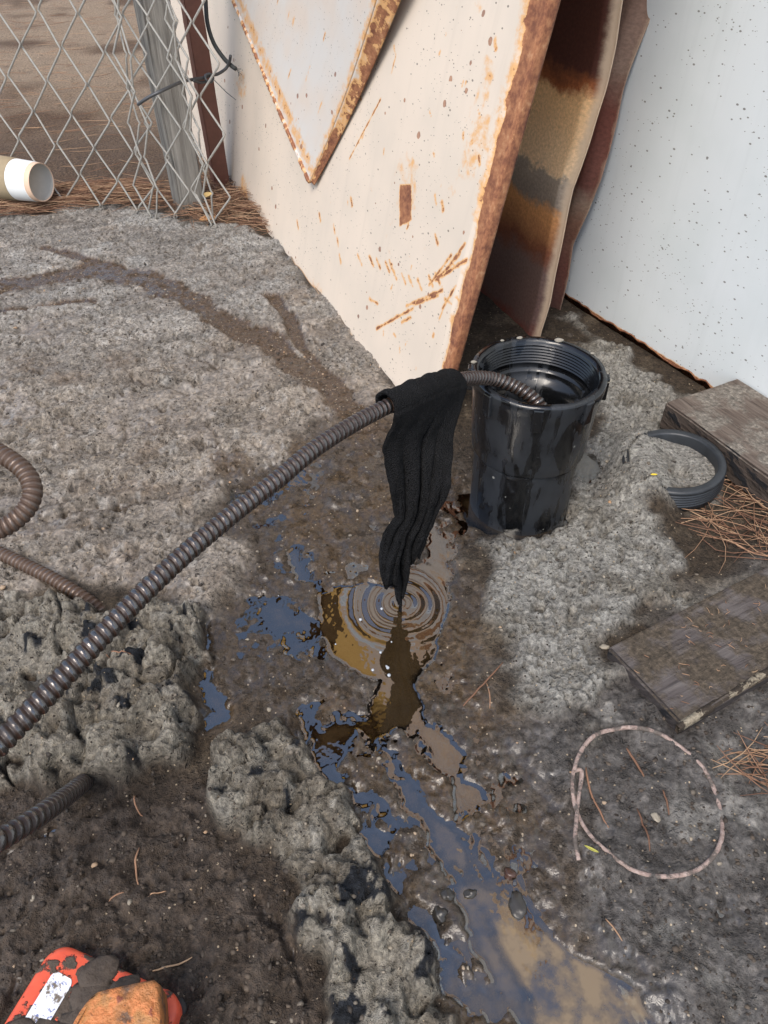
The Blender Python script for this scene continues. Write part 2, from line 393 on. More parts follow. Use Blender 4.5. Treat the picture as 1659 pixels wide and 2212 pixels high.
crust = mixc(crust, (.30, .285, .25), sst(.55, .85, n_b)*.5)
crust = mixc(crust, (.016, .018, .022), sst(.665, .69, (fbm(gx, gy, .026, 4, 91)+1)/2+.16*(n_b-.5)))       # black sludge blots
crust = crust*1.12
for k in ('lump', 'ridge'):
    w = Z[k]*sst(.006, .013, rel); col = col*(1-w[:, None])+crust*w[:, None]
rc = mixc(np.tile(np.array([.27, .258, .232]), (len(gx), 1)), (.14, .125, .10), sst(.5, .8, n_a)*.7); rc = mixc(rc, (.33, .32, .29), sst(.55, .9, n_b)*.5)
rc = rc*1.12; col = col*(1-Z['right'][:, None])+rc*Z['right'][:, None]
gr = mixc(np.tile(np.array([.056, .050, .046]), (len(gx), 1)), (.096, .087, .079), n_b)
gr = mixc(gr, (.165, .155, .14), sst(.56, .72, n_a))
under0 = 1-sst(-.0005, .0015, rel)
w = Z['greyr']*(1-Z['right']); col = col*(1-w[:, None])+gr*w[:, None]
mb = mixc(np.tile(np.array([.042, .030, .022]), (len(gx), 1)), (.080, .060, .044), n_b)
w = Z['mudbl']*(1-Z['ridge'])*(1-Z['lump']); col = col*(1-w[:, None])+mb*w[:, None]
tone = 1+np.clip(Z['tone'], -.6, .6)*.55*(1-.6*under0)
col = col*tone[:, None]
col = mixc(col, (.085, .052, .028), np.clip(Z['rill']*1.3, 0, .95))
dirt = mixc(np.tile(np.array([.34, .26, .185]), (len(gx), 1)), (.15, .10, .066), sst(.45, .8, n_c)); dirt = mixc(dirt, (.10, .062, .040), (1-sst(1.75, 2.6, gy+.4*(n_c-.5)+.15*gx))*.85)
col = col*(1-Z['dirt'][:, None])+dirt*Z['dirt'][:, None]
under = 1-sst(-.0005, .0015, rel); col = mixc(col, (.050, .032, .017), under*.85)                              # silt on the puddle beds
silt = Z['wet']*(1-Z['right'])*(1-Z['lump'])*(1-Z['ridge'])*sst(.45, .7, n_a); col = mixc(col, (.072, .043, .018), silt*.8)
wet = np.clip(.22*Z['slab']+.45*Z['slab']*Z['patch']*(1-sst(.95, 1.4, gy))+.25*Z['slab']*sst(.5, .8, n_a)+.95*Z['wet']*(1-.75*Z['ridge'])*(1-.75*Z['lump'])+1.0*Z['rill']+.55*Z['greyr']+.5*Z['flow']+.40*Z['mudbl']+under+(1-sst(.001, .006, rel))*.6, 0, 1)
wet = wet*(1-Z['dirt'])*(1-.55*Z['right'])
m = M('wet_ground'); P = m.obj()
c = m.attr('tint', True); w_ = m.attr('wet')
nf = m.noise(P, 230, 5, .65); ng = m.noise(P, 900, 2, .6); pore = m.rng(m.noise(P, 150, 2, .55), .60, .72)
c = m.mix(1.0, c, m.ramp(nf, [(.28, (.34, .33, .31)), (.5, (1, 1, 1)), (.72, (1.75, 1.72, 1.66))]), 'MULTIPLY')
sp = m.voro(P, 300, out='Color'); sd_ = m.voro(P, 300)
sx = m.sep(sp)[0]
gt = m.attr('grit'); c = m.mix(m.ma('MULTIPLY', m.ma('GREATER_THAN', sx, m.ma('SUBTRACT', .955, m.ma('MULTIPLY', gt, .16))), m.ma('LESS_THAN', sd_, .26)), c, (.44, .35, .24))
sy = m.sep(sp)[1]
c = m.mix(m.ma('MULTIPLY', m.ma('GREATER_THAN', sy, .94), m.ma('LESS_THAN', sd_, .30)), c, (.035, .025, .02))
wn_ = m.ma('MULTIPLY', w_, m.rng(m.noise(P, 60, 4, .6), .30, .60), clamp=True)
c = m.mix(m.ma('MULTIPLY', wn_, .35), c, (.02, .015, .011))
c = m.mix(m.ma('MULTIPLY', pore, .5), c, (.05, .042, .034))  # shade of the small pits put into the colour, besides the bump
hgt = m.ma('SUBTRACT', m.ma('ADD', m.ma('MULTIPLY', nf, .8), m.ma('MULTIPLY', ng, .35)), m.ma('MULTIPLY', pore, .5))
bp = m.bump(hgt, .0085, m.rng(wn_, 0, .8, 1.0, .16))
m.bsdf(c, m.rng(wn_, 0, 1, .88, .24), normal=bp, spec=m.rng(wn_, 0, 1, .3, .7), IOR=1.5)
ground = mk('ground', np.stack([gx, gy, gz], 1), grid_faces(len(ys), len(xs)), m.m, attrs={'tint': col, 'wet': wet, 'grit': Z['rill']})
tag(ground, kind='structure', label='rough wet grey and brown muddy ground')

# ------------------------------------------------------------------ standing water in the hollows
DRIP = G(866, 1302)[:2]
def pools(x0, x1, y0, y1, step):
    ax = np.arange(x0, x1, step); ay = np.arange(y0, y1, step); X, Y = np.meshgrid(ax, ay); X = X.ravel(); Y = Y.ravel()
    r, zz_ = relief(X, Y); z = np.zeros_like(X)
    d = np.hypot(X-DRIP[0], Y-DRIP[1])
    d = d*(1+.10*fbm(X, Y, .05, 2, 78)); z = z + .00042*np.sin(d/.0165*2*math.pi+.6)*np.exp(-((d-.026)/.026)**2)*sst(.002, .010, d)
    z = z + .00005*fbm(X, Y, .02, 2, 77) + .0004*(1-sst(-.0002, .0026, -r))
    F = grid_faces(len(ay), len(ax)); F = F[(r[F] < .0006).any(1) & (zz_['dirt'][F] < .2).all(1) & (zz_['slab'][F] < .6).all(1)]
    lab = np.arange(len(X))
    for it in range(400):
        mn = lab[F].min(1); new = lab.copy()
        for c_ in range(4): np.minimum.at(new, F[:, c_], mn)
        new = new[new]
        if (new == lab).all(): break
        lab = new
    fl = lab[F[:, 0]]; ids, cnt = np.unique(fl, return_counts=True); order = ids[np.argsort(-cnt)]
    def emit(F_, name, label):
        used = np.unique(F_); idx = np.full(len(X), -1); idx[used] = np.arange(len(used))
        o = mk(name, np.stack([X, Y, z], 1)[used], idx[F_], WATER, attrs={'depth': np.clip(-r, 0, .03)[used], 'silt': np.clip(zz_['stream']+.45*(1-sst(.22, .34, Y))*sst(-.02, .04, X), 0, 1)[used]}); tag(o, label, kind='structure')
    big = [q for q in order[:8] if (fl == q).sum() > 500]
    for q in big: emit(F[fl == q], 'puddle', 'silty standing water')
    emit(F[~np.isin(fl, big)], 'water_film', 'small films of water on the mud')
m = M('silty_water'); dep = m.attr('depth'); P = m.obj()
tr = m.n('ShaderNodeBsdfTransparent'); tr.inputs[0].default_value = (.42, .31, .19, 1)
df = m.n('ShaderNodeBsdfDiffuse'); slt = m.ma('MULTIPLY', m.attr('silt'), m.rng(m.noise(P, 38, 4, .6), .32, .58)); m.set(df.inputs[0], m.mix(slt, m.mix(m.noise(P, 30, 3), (.026, .016, .007), (.060, .038, .017)), (.235, .170, .098)))
m1 = m.n('ShaderNodeMixShader'); m.set(m1.inputs[0], m.ma('MAXIMUM', m.rng(dep, .0005, .014, .05, .75), m.ma('MULTIPLY', slt, .85))); m.t.links.new(tr.outputs[0], m1.inputs[1]); m.t.links.new(df.outputs[0], m1.inputs[2])
gl = m.n('ShaderNodeBsdfGlossy'); gl.inputs['Roughness'].default_value = .02; gl.inputs[0].default_value = (1, 1, 1, 1)
bw = m.bump(m.noise(P, 70, 2), .0006, .25); m.set(gl.inputs['Normal'], bw)
fr = m.n('ShaderNodeFresnel'); m.set(fr.inputs[0], m.ma('SUBTRACT', 2.6, m.ma('MULTIPLY', slt, .9))); m.set(fr.inputs['Normal'], bw)
m2 = m.n('ShaderNodeMixShader'); m.t.links.new(fr.outputs[0], m2.inputs[0]); m.t.links.new(m1.outputs[0], m2.inputs[1]); m.t.links.new(gl.outputs[0], m2.inputs[2])
m.t.links.new(m2.outputs[0], m.out.inputs[0]); WATER = m.m
pools(-.34, .48, .10, .80, .0014)

# ================================================================== MATERIALS
def rust_cols(m, P, sc=1.0):
    a = m.noise(P, 38*sc, 5, .65); b = m.noise(P, 160*sc, 4, .6)
    f = m.ma('ADD', m.ma('MULTIPLY', a, .6), m.ma('MULTIPLY', b, .4))
    return m.ramp(f, [(.30, (.075, .032, .022)), (.44, (.20, .078, .042)), (.55, (.33, .145, .07)), (.70, (.50, .29, .16))])
def mat_panel(name, base, tint2, rust=True, speck=.012):
    """old painted sheet steel: paint, rust where the 'rust' attribute says it has broken through, grime specks"""
    m = M(name); U = m.uv(); r = m.attr('rust')
    n1 = m.noise(U, 60, 5, .65); n2 = m.noise(U, 9, 3)
    paint = m.mix(m.rng(n2, .35, .68), base, tint2)
    streak = m.noise(m.mapv(U, (60, 3, 1)), 1, 3, .6)
    paint = m.mix(m.rng(streak, .5, .8, 0, .22), paint, tuple(x*.8 for x in tint2))
    # fine dark specks, short dashes
    v = m.mapv(U, (1, 1.7, 1)); vd = m.voro(v, 88); vc = m.sep(m.voro(v, 88, out='Color'))
    sz = m.ma('MULTIPLY', vc[0], .19)
    dens = m.rng(m.noise(U, 5, 3), .35, .65, .45, 1.0)
    spk = m.ma('MULTIPLY', m.ma('LESS_THAN', vd, sz), m.ma('GREATER_THAN', m.ma('MULTIPLY', vc[1], dens), 1-speck*40))
    v3 = m.mapv(U, (1, 2.2, 1), rot=(0, 0, .35)); vd3 = m.voro(v3, 190); vc3 = m.sep(m.voro(v3, 190, out='Color'))
    spk = m.ma('MAXIMUM', spk, m.ma('MULTIPLY', m.ma('LESS_THAN', vd3, m.ma('MULTIPLY', vc3[0], .26)), m.ma('GREATER_THAN', m.ma('MULTIPLY', vc3[1], dens), .55)))
    paint = m.mix(m.ma('MULTIPLY', spk, .75), paint, (.09, .075, .06))
    vd2 = m.voro(U, 42); vc2 = m.sep(m.voro(U, 42, out='Color'))
    rs = m.ma('ADD', r, m.ma('MULTIPLY', m.ma('SUBTRACT', n1, .5), 1.1))
    bare = m.rng(rs, .50, .58); halo = m.rng(rs, .20, .50)
    if rust:
        fl = m.ma('MULTIPLY', m.ma('LESS_THAN', m.ma('ADD', vd2, m.ma('MULTIPLY', m.ma('SUBTRACT', n1, .5), .3)), m.ma('MULTIPLY', vc2[0], .22)), m.ma('GREATER_THAN', vc2[1], .72))
        bare = m.ma('MAXIMUM', bare, m.ma('MULTIPLY', fl, .8))
    c = m.mix(m.ma('MULTIPLY', halo, .9), paint, (.66, .35, .12)); c = m.mix(bare, c, rust_cols(m, U))
    h = m.ma('ADD', m.ma('MULTIPLY', bare, -.5), m.ma('MULTIPLY', m.noise(U, 300, 3), m.ma('MULTIPLY', bare, .6)))
    h = m.ma('ADD', h, m.ma('MULTIPLY', n2, .15))
    m.bsdf(c, m.rng(bare, 0, 1, .42, .85), normal=m.bump(h, .0012, .7), spec=.4)
    return m.m
CREAM = mat_panel('cream_painted_steel', (.66, .565, .465), (.61, .53, .44), speck=.019)
PALE = mat_panel('pale_painted_steel', (.58, .555, .52), (.60, .52, .445))
WHITE = mat_panel('white_painted_steel', (.66, .70, .715), (.62, .665, .675), rust=False, speck=.0236)
def simple(name, col, rough=.7, metal=0., ns=80, var=.35, bumpd=.001, spec=.5, coord='obj', stretch=None, **k):
    m = M(name); P = m.obj() if coord == 'obj' else m.uv()
    if stretch: P = m.mapv(P, stretch)
    n = m.noise(P, ns, 5, .6)
    c = m.mix(n, tuple(x*(1-var) for x in col), tuple(min(1, x*(1+var)) for x in col))
    m.bsdf(c, rough, metal, m.bump(n, bumpd, .6), spec, **k); return m.m

# ================================================================== SHEETS LEANING AGAINST THE WHITE WALL
A_ = G(540, 465); B_ = G(941, 947); E_ = (B_-A_)/np.linalg.norm(B_-A_); LEN = np.linalg.norm(B_-A_)-.016
N0 = np.array([-E_[1], E_[0], 0]); LEAN = math.radians(12)
UP1 = N0*math.sin(LEAN)+np.array([0, 0, 1])*math.cos(LEAN); NRM = np.cross(E_, UP1)   # NRM looks at the camera side
def on_plane(u, v, off=0.):
    d = ray(u, v); t = ((A_+NRM*off-C0)@NRM)/(d@NRM); p = C0+d*t-A_; return np.array([p@E_, p@UP1])
# the big cream sheet: straight along AB, its far end bent away to the left behind the posts
sv_ = np.concatenate([np.linspace(-.85, -.02, 150), np.linspace(-.017, LEN-.0005, 330)])
tv_ = np.concatenate([np.linspace(0, .62, 240), np.linspace(.64, 3.05, 60)])  # unseen upper length added so the puddle mirrors the sheet
S, T = np.meshgrid(sv_, tv_); S = S.ravel(); T = T.ravel()
bx = A_[0]+E_[0]*S; by = A_[1]+E_[1]*S; lean = np.full_like(S, LEAN)
p = np.stack([bx, by, np.zeros_like(S)], 1)+T[:, None]*(N0[None]*np.sin(lean)[:, None]+np.array([0, 0, 1.])[None]*np.cos(lean)[:, None])
p += NRM*(np.clip(-.03-S, 0, None)*.03)[:, None]
p += NRM*(.004*fbm(S, T, .35, 2, 5)*(S < LEN-.02))[:, None]
p[:, 2] += -.004+.003*fbm(S, T*0, .05, 3, 8)*(T < .01)
rust = np.zeros_like(S)
edgew = .008+.020*sst(0, .5, T)+.010*fbm(S*0, T, .05, 3, 3)
rust = np.maximum(rust, .88*sst(-edgew*1.0, -edgew*.55, S-LEN)); rust = np.maximum(rust, .40*sst(-edgew*1.8, -edgew*.8, S-LEN))
rust = np.maximum(rust, .62*(1-sst(.003, .012, T))*sst(-.2, .2, fbm(S, T, .06, 2, 9)+.15)); rust = np.maximum(rust, .45*(1-sst(.0, .04, T))*sst(.0, .4, fbm(S, T, .08, 2, 19)))
rust = np.maximum(rust, .34*sst(.15, .5, fbm(S, T, .07, 4, 39))*sst(.30, .80, S))
rust = np.maximum(rust, .55*np.exp(-((S+.06)/.04)**2-((T-.02)/.05)**2)); rust = np.maximum(rust, .36*np.exp(-((S+.12)/.05)**2-((T-.22)/.035)**2))
def stamp_line(pts, w, amp):
    global rust
    q = np.array([on_plane(*a) for a in pts]); rust = np.maximum(rust, amp*np.exp(-(line_d(S, T, q)/w)**2))
def stamp_blob(u, v, ru, rv, amp):
    global rust
    c_ = on_plane(u, v); a = on_plane(u+ru, v)-c_; b = on_plane(u, v+rv)-c_; ra = abs(a[0])+1e-4; rb = abs(b[1])+1e-4
    rust = np.maximum(rust, amp*np.exp(-np.maximum(abs((S-c_[0]-b[0]/max(rb, 1e-4)*-(T-c_[1]))/ra), abs((T-c_[1])/rb))**4))
stamp_line([(826, 208), (790, 275), (757, 338)], .0022, .62); stamp_line([(860, 112), (850, 150)], .002, .6)
q = [on_plane(*a) for a in ((866, 392), (893, 390), (893, 470), (866, 484))]; rust = np.maximum(rust, .72*(1-sst(-.003, .003, poly_sd(S, T, np.array(q)))))
for a in [(775, 545), (800, 548), (815, 552), (835, 560), (850, 575), (870, 585), (885, 590), (905, 598), (930, 590), (945, 585)]: stamp_line([a, (a[0]+9, a[1]+22)], .0035, .56)
for a, b in [((1000, 540), (945, 600)), ((980, 545), (930, 610)), ((1010, 555), (960, 590)), ((960, 620), (880, 655)), ((950, 632), (900, 650)), ((800, 640), (818, 650)), ((815, 705), (895, 660)),
             ((870, 690), (890, 680)), ((990, 610), (960, 660)), ((965, 640), (980, 650)), ((945, 500), (950, 520)), ((1010, 520), (970, 575))]: stamp_line([a, b], .0035, .60)
RNG2 = np.random.default_rng(5)
for i in range(46):
    u, v = RNG2.uniform(700, 1080), RNG2.uniform(60, 760); stamp_line([(u, v), (u+RNG2.normal(0, 4), v+RNG2.uniform(4, 16))], RNG2.uniform(.0014, .003), RNG2.uniform(.45, .6))
for u, v in [(722, 480), (730, 510), (735, 545), (945, 415), (960, 430), (640, 470), (690, 455), (760, 420), (1075, 80), (1040, 330), (1055, 410), (1095, 340)]: stamp_line([(u, v), (u+3, v+18)], .004, .55)
rust = np.maximum(rust, (.37+.10*fbm(S, T, .3, 3, 49))*sst(.62, .85, T+.10*fbm(S, T, .25, 3, 29)))       # orange rust added to the unseen upper sheet to warm the puddle reflection
nr, nc = len(tv_), len(sv_)
# fold the near edge back on itself
fl_n = 9; rr = .0045
arc = [(math.sin(a)*rr, -(1-math.cos(a))*rr) for a in np.linspace(.25, math.pi/2, 5)]+[(rr, -rr-.003), (rr, -rr-.006), (rr-.001, -rr-.009)]
P3 = p.reshape(nr, nc, 3); R2 = rust.reshape(nr, nc); U2 = np.stack([S, T], 1).reshape(nr, nc, 2)
ext = np.stack([P3[:, -1]+E_*a+NRM*b for a, b in arc], 1); P3 = np.concatenate([P3, ext], 1)
R2 = np.concatenate([R2, np.full((nr, len(arc)), .80)+.15*fbm(np.zeros(nr), tv_, .03, 2, 6)[:, None]], 1)
U2 = np.concatenate([U2, np.stack([U2[:, -1]+np.array([.004*(i+1), 0]) for i in range(len(arc))], 1)], 1)
o = mk('steel_sheet', P3.reshape(-1, 3), grid_faces(nr, nc+len(arc)), CREAM, uv=U2.reshape(-1, 2), attrs={'rust': R2.ravel()})
sm = o.modifiers.new('thick', 'SOLIDIFY'); sm.thickness = .0012; sm.offset = -1 if False else 1
tag(o, 'large cream painted steel sheet with rusty folded edge leaning on the white wall', 'metal sheet', 'steel sheets leaning on the white wall')

# the pale panel with a corner hanging down in front of it
V0 = on_plane(670, 392, .012); d1 = on_plane(497, 0, .02)-V0; L1 = np.linalg.norm(d1); d1 /= L1; d2 = on_plane(789, 0, .05)-V0; L2 = np.linalg.norm(d2); d2 /= L2
a = np.linspace(0, .85, 190); b = np.linspace(0, .62, 200); Aq, Bq = np.meshgrid(a, b); Aq = Aq.ravel(); Bq = Bq.ravel()
def vpos(a, b, off=0.):
    q = V0[None]+a[:, None]*d1+b[:, None]*d2
    lift = .012+.10*np.clip(q[:, 1]-V0[1], 0, None)*sst(-.1, .5, b-a*.2)+off
    return A_+q[:, :1]*E_+q[:, 1:2]*UP1+lift[:, None]*NRM
vp = vpos(Aq, Bq)
vr = np.maximum(.42*np.exp(-((Bq-.02)/.02)**2), .40*np.exp(-(Aq/.018)**2)); RNG3 = np.random.default_rng(8)
for i in range(16):
    ca, cb = RNG3.uniform(.05, .5), RNG3.uniform(.03, .5); vr = np.maximum(vr, .58*np.exp(-((Aq-ca)/.003)**2-((Bq-cb)/RNG3.uniform(.006, .03))**2))
root = empty('painted_sheet', A_+V0[0]*E_+V0[1]*UP1+.012*NRM)
tag(root, 'pale steel panel hanging corner down in front of the cream sheet', 'metal panel', 'steel sheets leaning on the white wall')
o = part('face', vp, grid_faces(200, 190), PALE, root, uv=np.stack([Aq, Bq], 1), attrs={'rust': vr}); sm = o.modifiers.new('t', 'SOLIDIFY'); sm.thickness = .0012
# rusty folded flange along its near edge
fa = np.concatenate([np.linspace(0, .006, 3), np.linspace(.009, .026, 6)]); fb = np.linspace(.0, .62, 220)
FA, FB = np.meshgrid(fa, fb); FA = FA.ravel(); FB = FB.ravel()
dperp = np.array([d2[1], -d2[0]]); gw = np.clip(.35+FB*2.2, .35, 1.15)
base = vpos(np.zeros_like(FB), FB); e3 = dperp[0]*E_+dperp[1]*UP1
fp = base + e3*(FA*gw*.80)[:, None] - NRM*(FA*gw*.62*sst(.002, .008, FA)+.0)[:, None]
fr_ = .60+.25*fbm(FA*2, FB, .05, 3, 4)-.28*(1-sst(.0, .007, FA))
o = part('flange', fp, grid_faces(220, len(fa)), PALE, root, uv=np.stack([FA+2, FB], 1), attrs={'rust': fr_}); sm = o.modifiers.new('t', 'SOLIDIFY'); sm.thickness = .0014
# hemmed lower edge, crimped and rusted
na = 330; aa = np.linspace(.0, .85, na); hemP = vpos(aa, np.full(na, -.001), .001)
hn = fbm(aa, aa*0, .018, 3, 3); hn2 = fbm(aa, aa*0+.5, .009, 2, 13)
crimp = .0032+.0014*sst(-.12, .12, hn2+.35*np.sin(aa/.0145*2*math.pi+3*hn))
hv, hf = tube(hemP, crimp, 8); hr = np.repeat(.50+.55*hn2+.25*hn, 8)
part('hem', hv, hf, PALE, root, uv=np.stack([np.repeat(aa, 8)+5, np.tile(np.arange(8)*.004, na)], 1), attrs={'rust': hr})

# two rust-brown sheets behind
def back_sheet(name, b0, lean, edge_pts, L, label, ramp, lip, seed):
    l = math.radians(lean); up = N0*math.sin(l)+np.array([0, 0, 1.])*math.cos(l); nn = np.cross(E_, up)
    q = []
    for (u, v) in edge_pts:
        d = ray(u, v); t = ((b0-C0)@nn)/(d@nn); w = C0+d*t-b0; q.append((w@E_, w@up))
    q = np.array(sorted(q, key=lambda k_: k_[1]))
    tv = np.linspace(0, 1.5, 330); sv2 = np.concatenate([np.linspace(-L, -.09, 30), np.linspace(-.088, 0, 60)])
    S2, T2 = np.meshgrid(sv2, tv); S2 = S2.ravel(); T2 = T2.ravel()
    edge = np.interp(T2, q[:, 1], q[:, 0]); near = np.exp(S2/.05)
    bend = .010*fbm(S2*.3, T2, .16, 2, seed)*near
    pp = b0+(S2+edge*np.exp(S2/.10))[:, None]*E_+T2[:, None]*up+(bend - .012*sst(-.022, 0, S2))[:, None]*nn
    pp[:, 2] = np.maximum(pp[:, 2], -.003)
    m = M(name+'_'+str(seed)); U = m.uv(); u_ = m.sep(U)
    n1 = m.noise(U, 16, 9, .74); n2 = m.noise(U, 240, 4, .65)
    tt = m.ma('ADD', u_[1], m.ma('MULTIPLY', m.ma('SUBTRACT', n1, .5), .085))
    c = m.ramp(m.ma('MULTIPLY', tt, 1.6), ramp)
    c = m.mix(1.0, c, m.ramp(n2, [(.3, (.78, .74, .74)), (.7, (1.25, 1.2, 1.18))]), 'MULTIPLY')
    lipf = m.rng(m.ma('ADD', u_[0], m.ma('MULTIPLY', m.ma('SUBTRACT', n1, .5), .02)), lip[0], lip[1])
    c = m.mix(m.ma('MULTIPLY', lipf, lip[2]), c, (.60, .46, .33))
    m.bsdf(c, .75, normal=m.bump(n2, .001, .6), spec=.3)
    o = mk('steel_sheet', pp, grid_faces(330, len(sv2)), m.m, uv=np.stack([S2, T2], 1)); sm = o.modifiers.new('t', 'SOLIDIFY'); sm.thickness = .0015; sm.offset = 1
    tag(o, label, 'metal sheet', 'steel sheets leaning on the white wall')
back_sheet('rust_sheet', G(1165, 742), 4, [(1162, 735), (1183, 655), (1208, 520), (1228, 410), (1262, 300), (1290, 200), (1315, 90), (1332, 0), (1390, -300)], .75,
           'rust brown steel sheet with a wavy cream edge just behind the cream sheet',
           [(0, (.16, .04, .028)), (.04, (.14, .085, .075)), (.17, (.17, .115, .10)), (.21, (.20, .075, .04)), (.30, (.60, .30, .12)), (.325, (.26, .22, .18)), (.385, (.36, .31, .25)), (.395, (.82, .61, .38)),
            (.54, (.80, .52, .26)), (.565, (.30, .10, .035)), (.60, (.07, .024, .016))][:11], (-.016, -.006, .85), 3)
back_sheet('maroon_sheet', G(1180, 668), 4.5, [(1205, 640), (1228, 530), (1262, 460), (1290, 390), (1310, 310), (1338, 200), (1372, 90), (1398, 0), (1450, -250)], .6,
           'dull maroon rusted steel sheet resting against the white wall', [(0, (.10, .05, .04)), (.12, (.15, .06, .045)), (.24, (.22, .12, .08)), (.29, (.27, .20, .15)), (.34, (.16, .07, .055)), (.50, (.17, .065, .05)), (.58, (.26, .19, .15)), (.8, (.2, .12, .09))],
           (-.004, .0, .3), 4)

# ------------------------------------------------------------------ the white wall
W1 = G(1200, 640); W2 = G(1480, 820); EW = (W2-W1)/np.linalg.norm(W2-W1); NW = np.array([EW[1], -EW[0], 0])
a = np.concatenate([np.linspace(-1.2, -.1, 30), np.linspace(-.08, .7, 240), np.linspace(.75, 2.2, 20)]); b = np.concatenate([np.linspace(0, .6, 180), np.linspace(.63, 1.66, 20)])
S4, T4 = np.meshgrid(a, b); S4 = S4.ravel(); T4 = T4.ravel()
wp = W1+S4[:, None]*EW+T4[:, None]*np.array([0, 0, 1.])+(.003*fbm(S4, T4, .5, 2, 3))[:, None]*NW
wp[:, 2] += (T4 < .004)*(.012+.006*fbm(S4, S4*0, .02, 3, 4))
wr = .72*(1-sst(.012, .020, T4))+.12*(1-sst(.012, .05, T4))*sst(-.1, .5, fbm(S4, T4, .04, 3, 14)); wr = np.clip(wr, 0, 1)
root = empty('white_wall', W1); tag(root, 'white painted sheet metal wall speckled with grime', 'wall')
o = part('sheet', wp, grid_faces(len(b), len(a)), WHITE, root, uv=np.stack([S4, T4], 1), attrs={'rust': wr}); sm = o.modifiers.new('t', 'SOLIDIFY'); sm.thickness = .02; sm.offset = -1

# ================================================================== CLEANOUT PIPE
def black_plastic(name):
    m = M(name); P = m.obj()
    s = m.sep(P); st = m.mapv(P, (40, 40, 10)); n = m.noise(st, 1, 4, .55, .4)
    film = m.ma('MULTIPLY', m.rng(n, .47, .54), m.rng(m.noise(P, 40, 4, .6), .25, .6, .35, 1.0)); sc = m.noise(P, 300, 4, .7); big = m.noise(P, 25, 3)
    c = m.mix(film, (.0045, .0048, .0055), (.019, .0215, .0255)); c = m.mix(m.rng(sc, .64, .72, 0, .45), c, (.07, .075, .08))
    v = m.voro(P, 75); vc = m.sep(m.voro(P, 75, out='Color')); sp = m.ma('MULTIPLY', m.ma('LESS_THAN', v, m.ma('MULTIPLY', vc[0], .14)), m.ma('GREATER_THAN', vc[1], .80))
    c = m.mix(sp, c, (.22, .22, .20))
    m.bsdf(c, m.rng(film, 0, 1, .16, .42), normal=m.bump(m.ma('ADD', m.ma('MULTIPLY', film, -.4), m.ma('MULTIPLY', big, .3)), .0006, .5), spec=.55); return m.m
BLACK = black_plastic('wet_black_plastic')
root = empty('cleanout_pipe', (PIPE_X, PIPE_Y, 0)); tag(root, 'upright black plastic cleanout pipe with a threaded open mouth', 'pipe')
v, f = lathe([(.0585, -.06), (.0585, .03), (.0592, .080), (.0592, .097), (.052, .098), (.052, -.05)], 72); mk('pipe_shaft', v, f, BLACK, root)
hp = [(.0594, .088), (.0622, .0885), (.0632, .0905), (.0655, .120), (.0672, .150), (.0690, .166), (.0700, .170), (.0712, .176), (.0714, .183), (.0706, .186), (.0650, .1865), (.0632, .1850)]
z = .1835
for i in range(7):
    hp += [(.0612, z-.0008), (.0612, z-.0016), (.0594, z-.0024), (.0594, z-.0031)]; z -= .0036
hp += [(.0600, z), (.0600, .152), (.0570, .150), (.0565, .149), (.0555, .140), (.0520, .139), (.0515, .095), (.0585, .090), (.0594, .088)]
v, f = lathe(hp, 96); v = v + np.stack([v[:, 0]*.0, v[:, 0]*0, .0009*fbm(v[:, 0]*3, v[:, 1]*3, .03, 2, 6)*(v[:, 2] > .18)], 1)
hub = mk('threaded_hub', v, f, BLACK, root)
def wedge(ang, r0, r1, z0, z1, wd):
    P_ = []
    for r in (r0, r1):
        for z_ in (z0, z1):
            for s_ in (-1, 1):
                a_ = ang+s_*wd/r; P_.append((r*math.cos(a_), r*math.sin(a_), z_))
    return np.array(P_), [(0, 1, 3, 2), (4, 6, 7, 5), (0, 2, 6, 4), (1, 5, 7, 3), (2, 3, 7, 6), (0, 4, 5, 1)]
for i in range(8):
    v, f = wedge(math.radians(-8+45*i), .067, .0742, .158, .1845, .0055); o = mk('wrench_lug', v, f, BLACK, hub, smooth=False)
    bv = o.modifiers.new('b', 'BEVEL'); bv.width = .0012; bv.segments = 2
DARKW = simple('black_sewer_water', (.003, .003, .003), .25, 0, 60, .3, .0004, .15)
v, f = lathe([(0.0001, .058), (.02, .058), (.0515, .0582)], 48); mk('standing_water', v, f, DARKW, root)
GRIT = simple('pale_grit', (.26, .235, .19), .9, 0, 300, .3, .001)
def rock(c, r, seed, sq=(1, 1, .6), sub=2, amp=.35):
    bm = bmesh.new(); bmesh.ops.create_icosphere(bm, subdivisions=sub, radius=1); V = np.array([q.co[:] for q in bm.verts]); F = [tuple(q.index for q in t.verts) for t in bm.faces]; bm.free()
    d = 1+amp*fbm(V[:, 0]+seed*3.1+V[:, 2], V[:, 1]+V[:, 2]*.7-seed, .9, 2, seed)
    return V*d[:, None]*np.array(sq)*r+np.array(c), F
for i, (ad, rr_, zz) in enumerate([(118, .0675, .187), (168, .069, .187), (62, .0675, .187), (28, .0715, .186), (100, .0665, .187), (-10, .0725, .181), (190, .069, .187)]):
    v, f = rock((rr_*math.cos(math.radians(ad)), rr_*math.sin(math.radians(ad)), zz), .0016+.0009*(i % 3), i, (1.5, 1, .8)); mk('grit_clump', v, f, GRIT, hub)

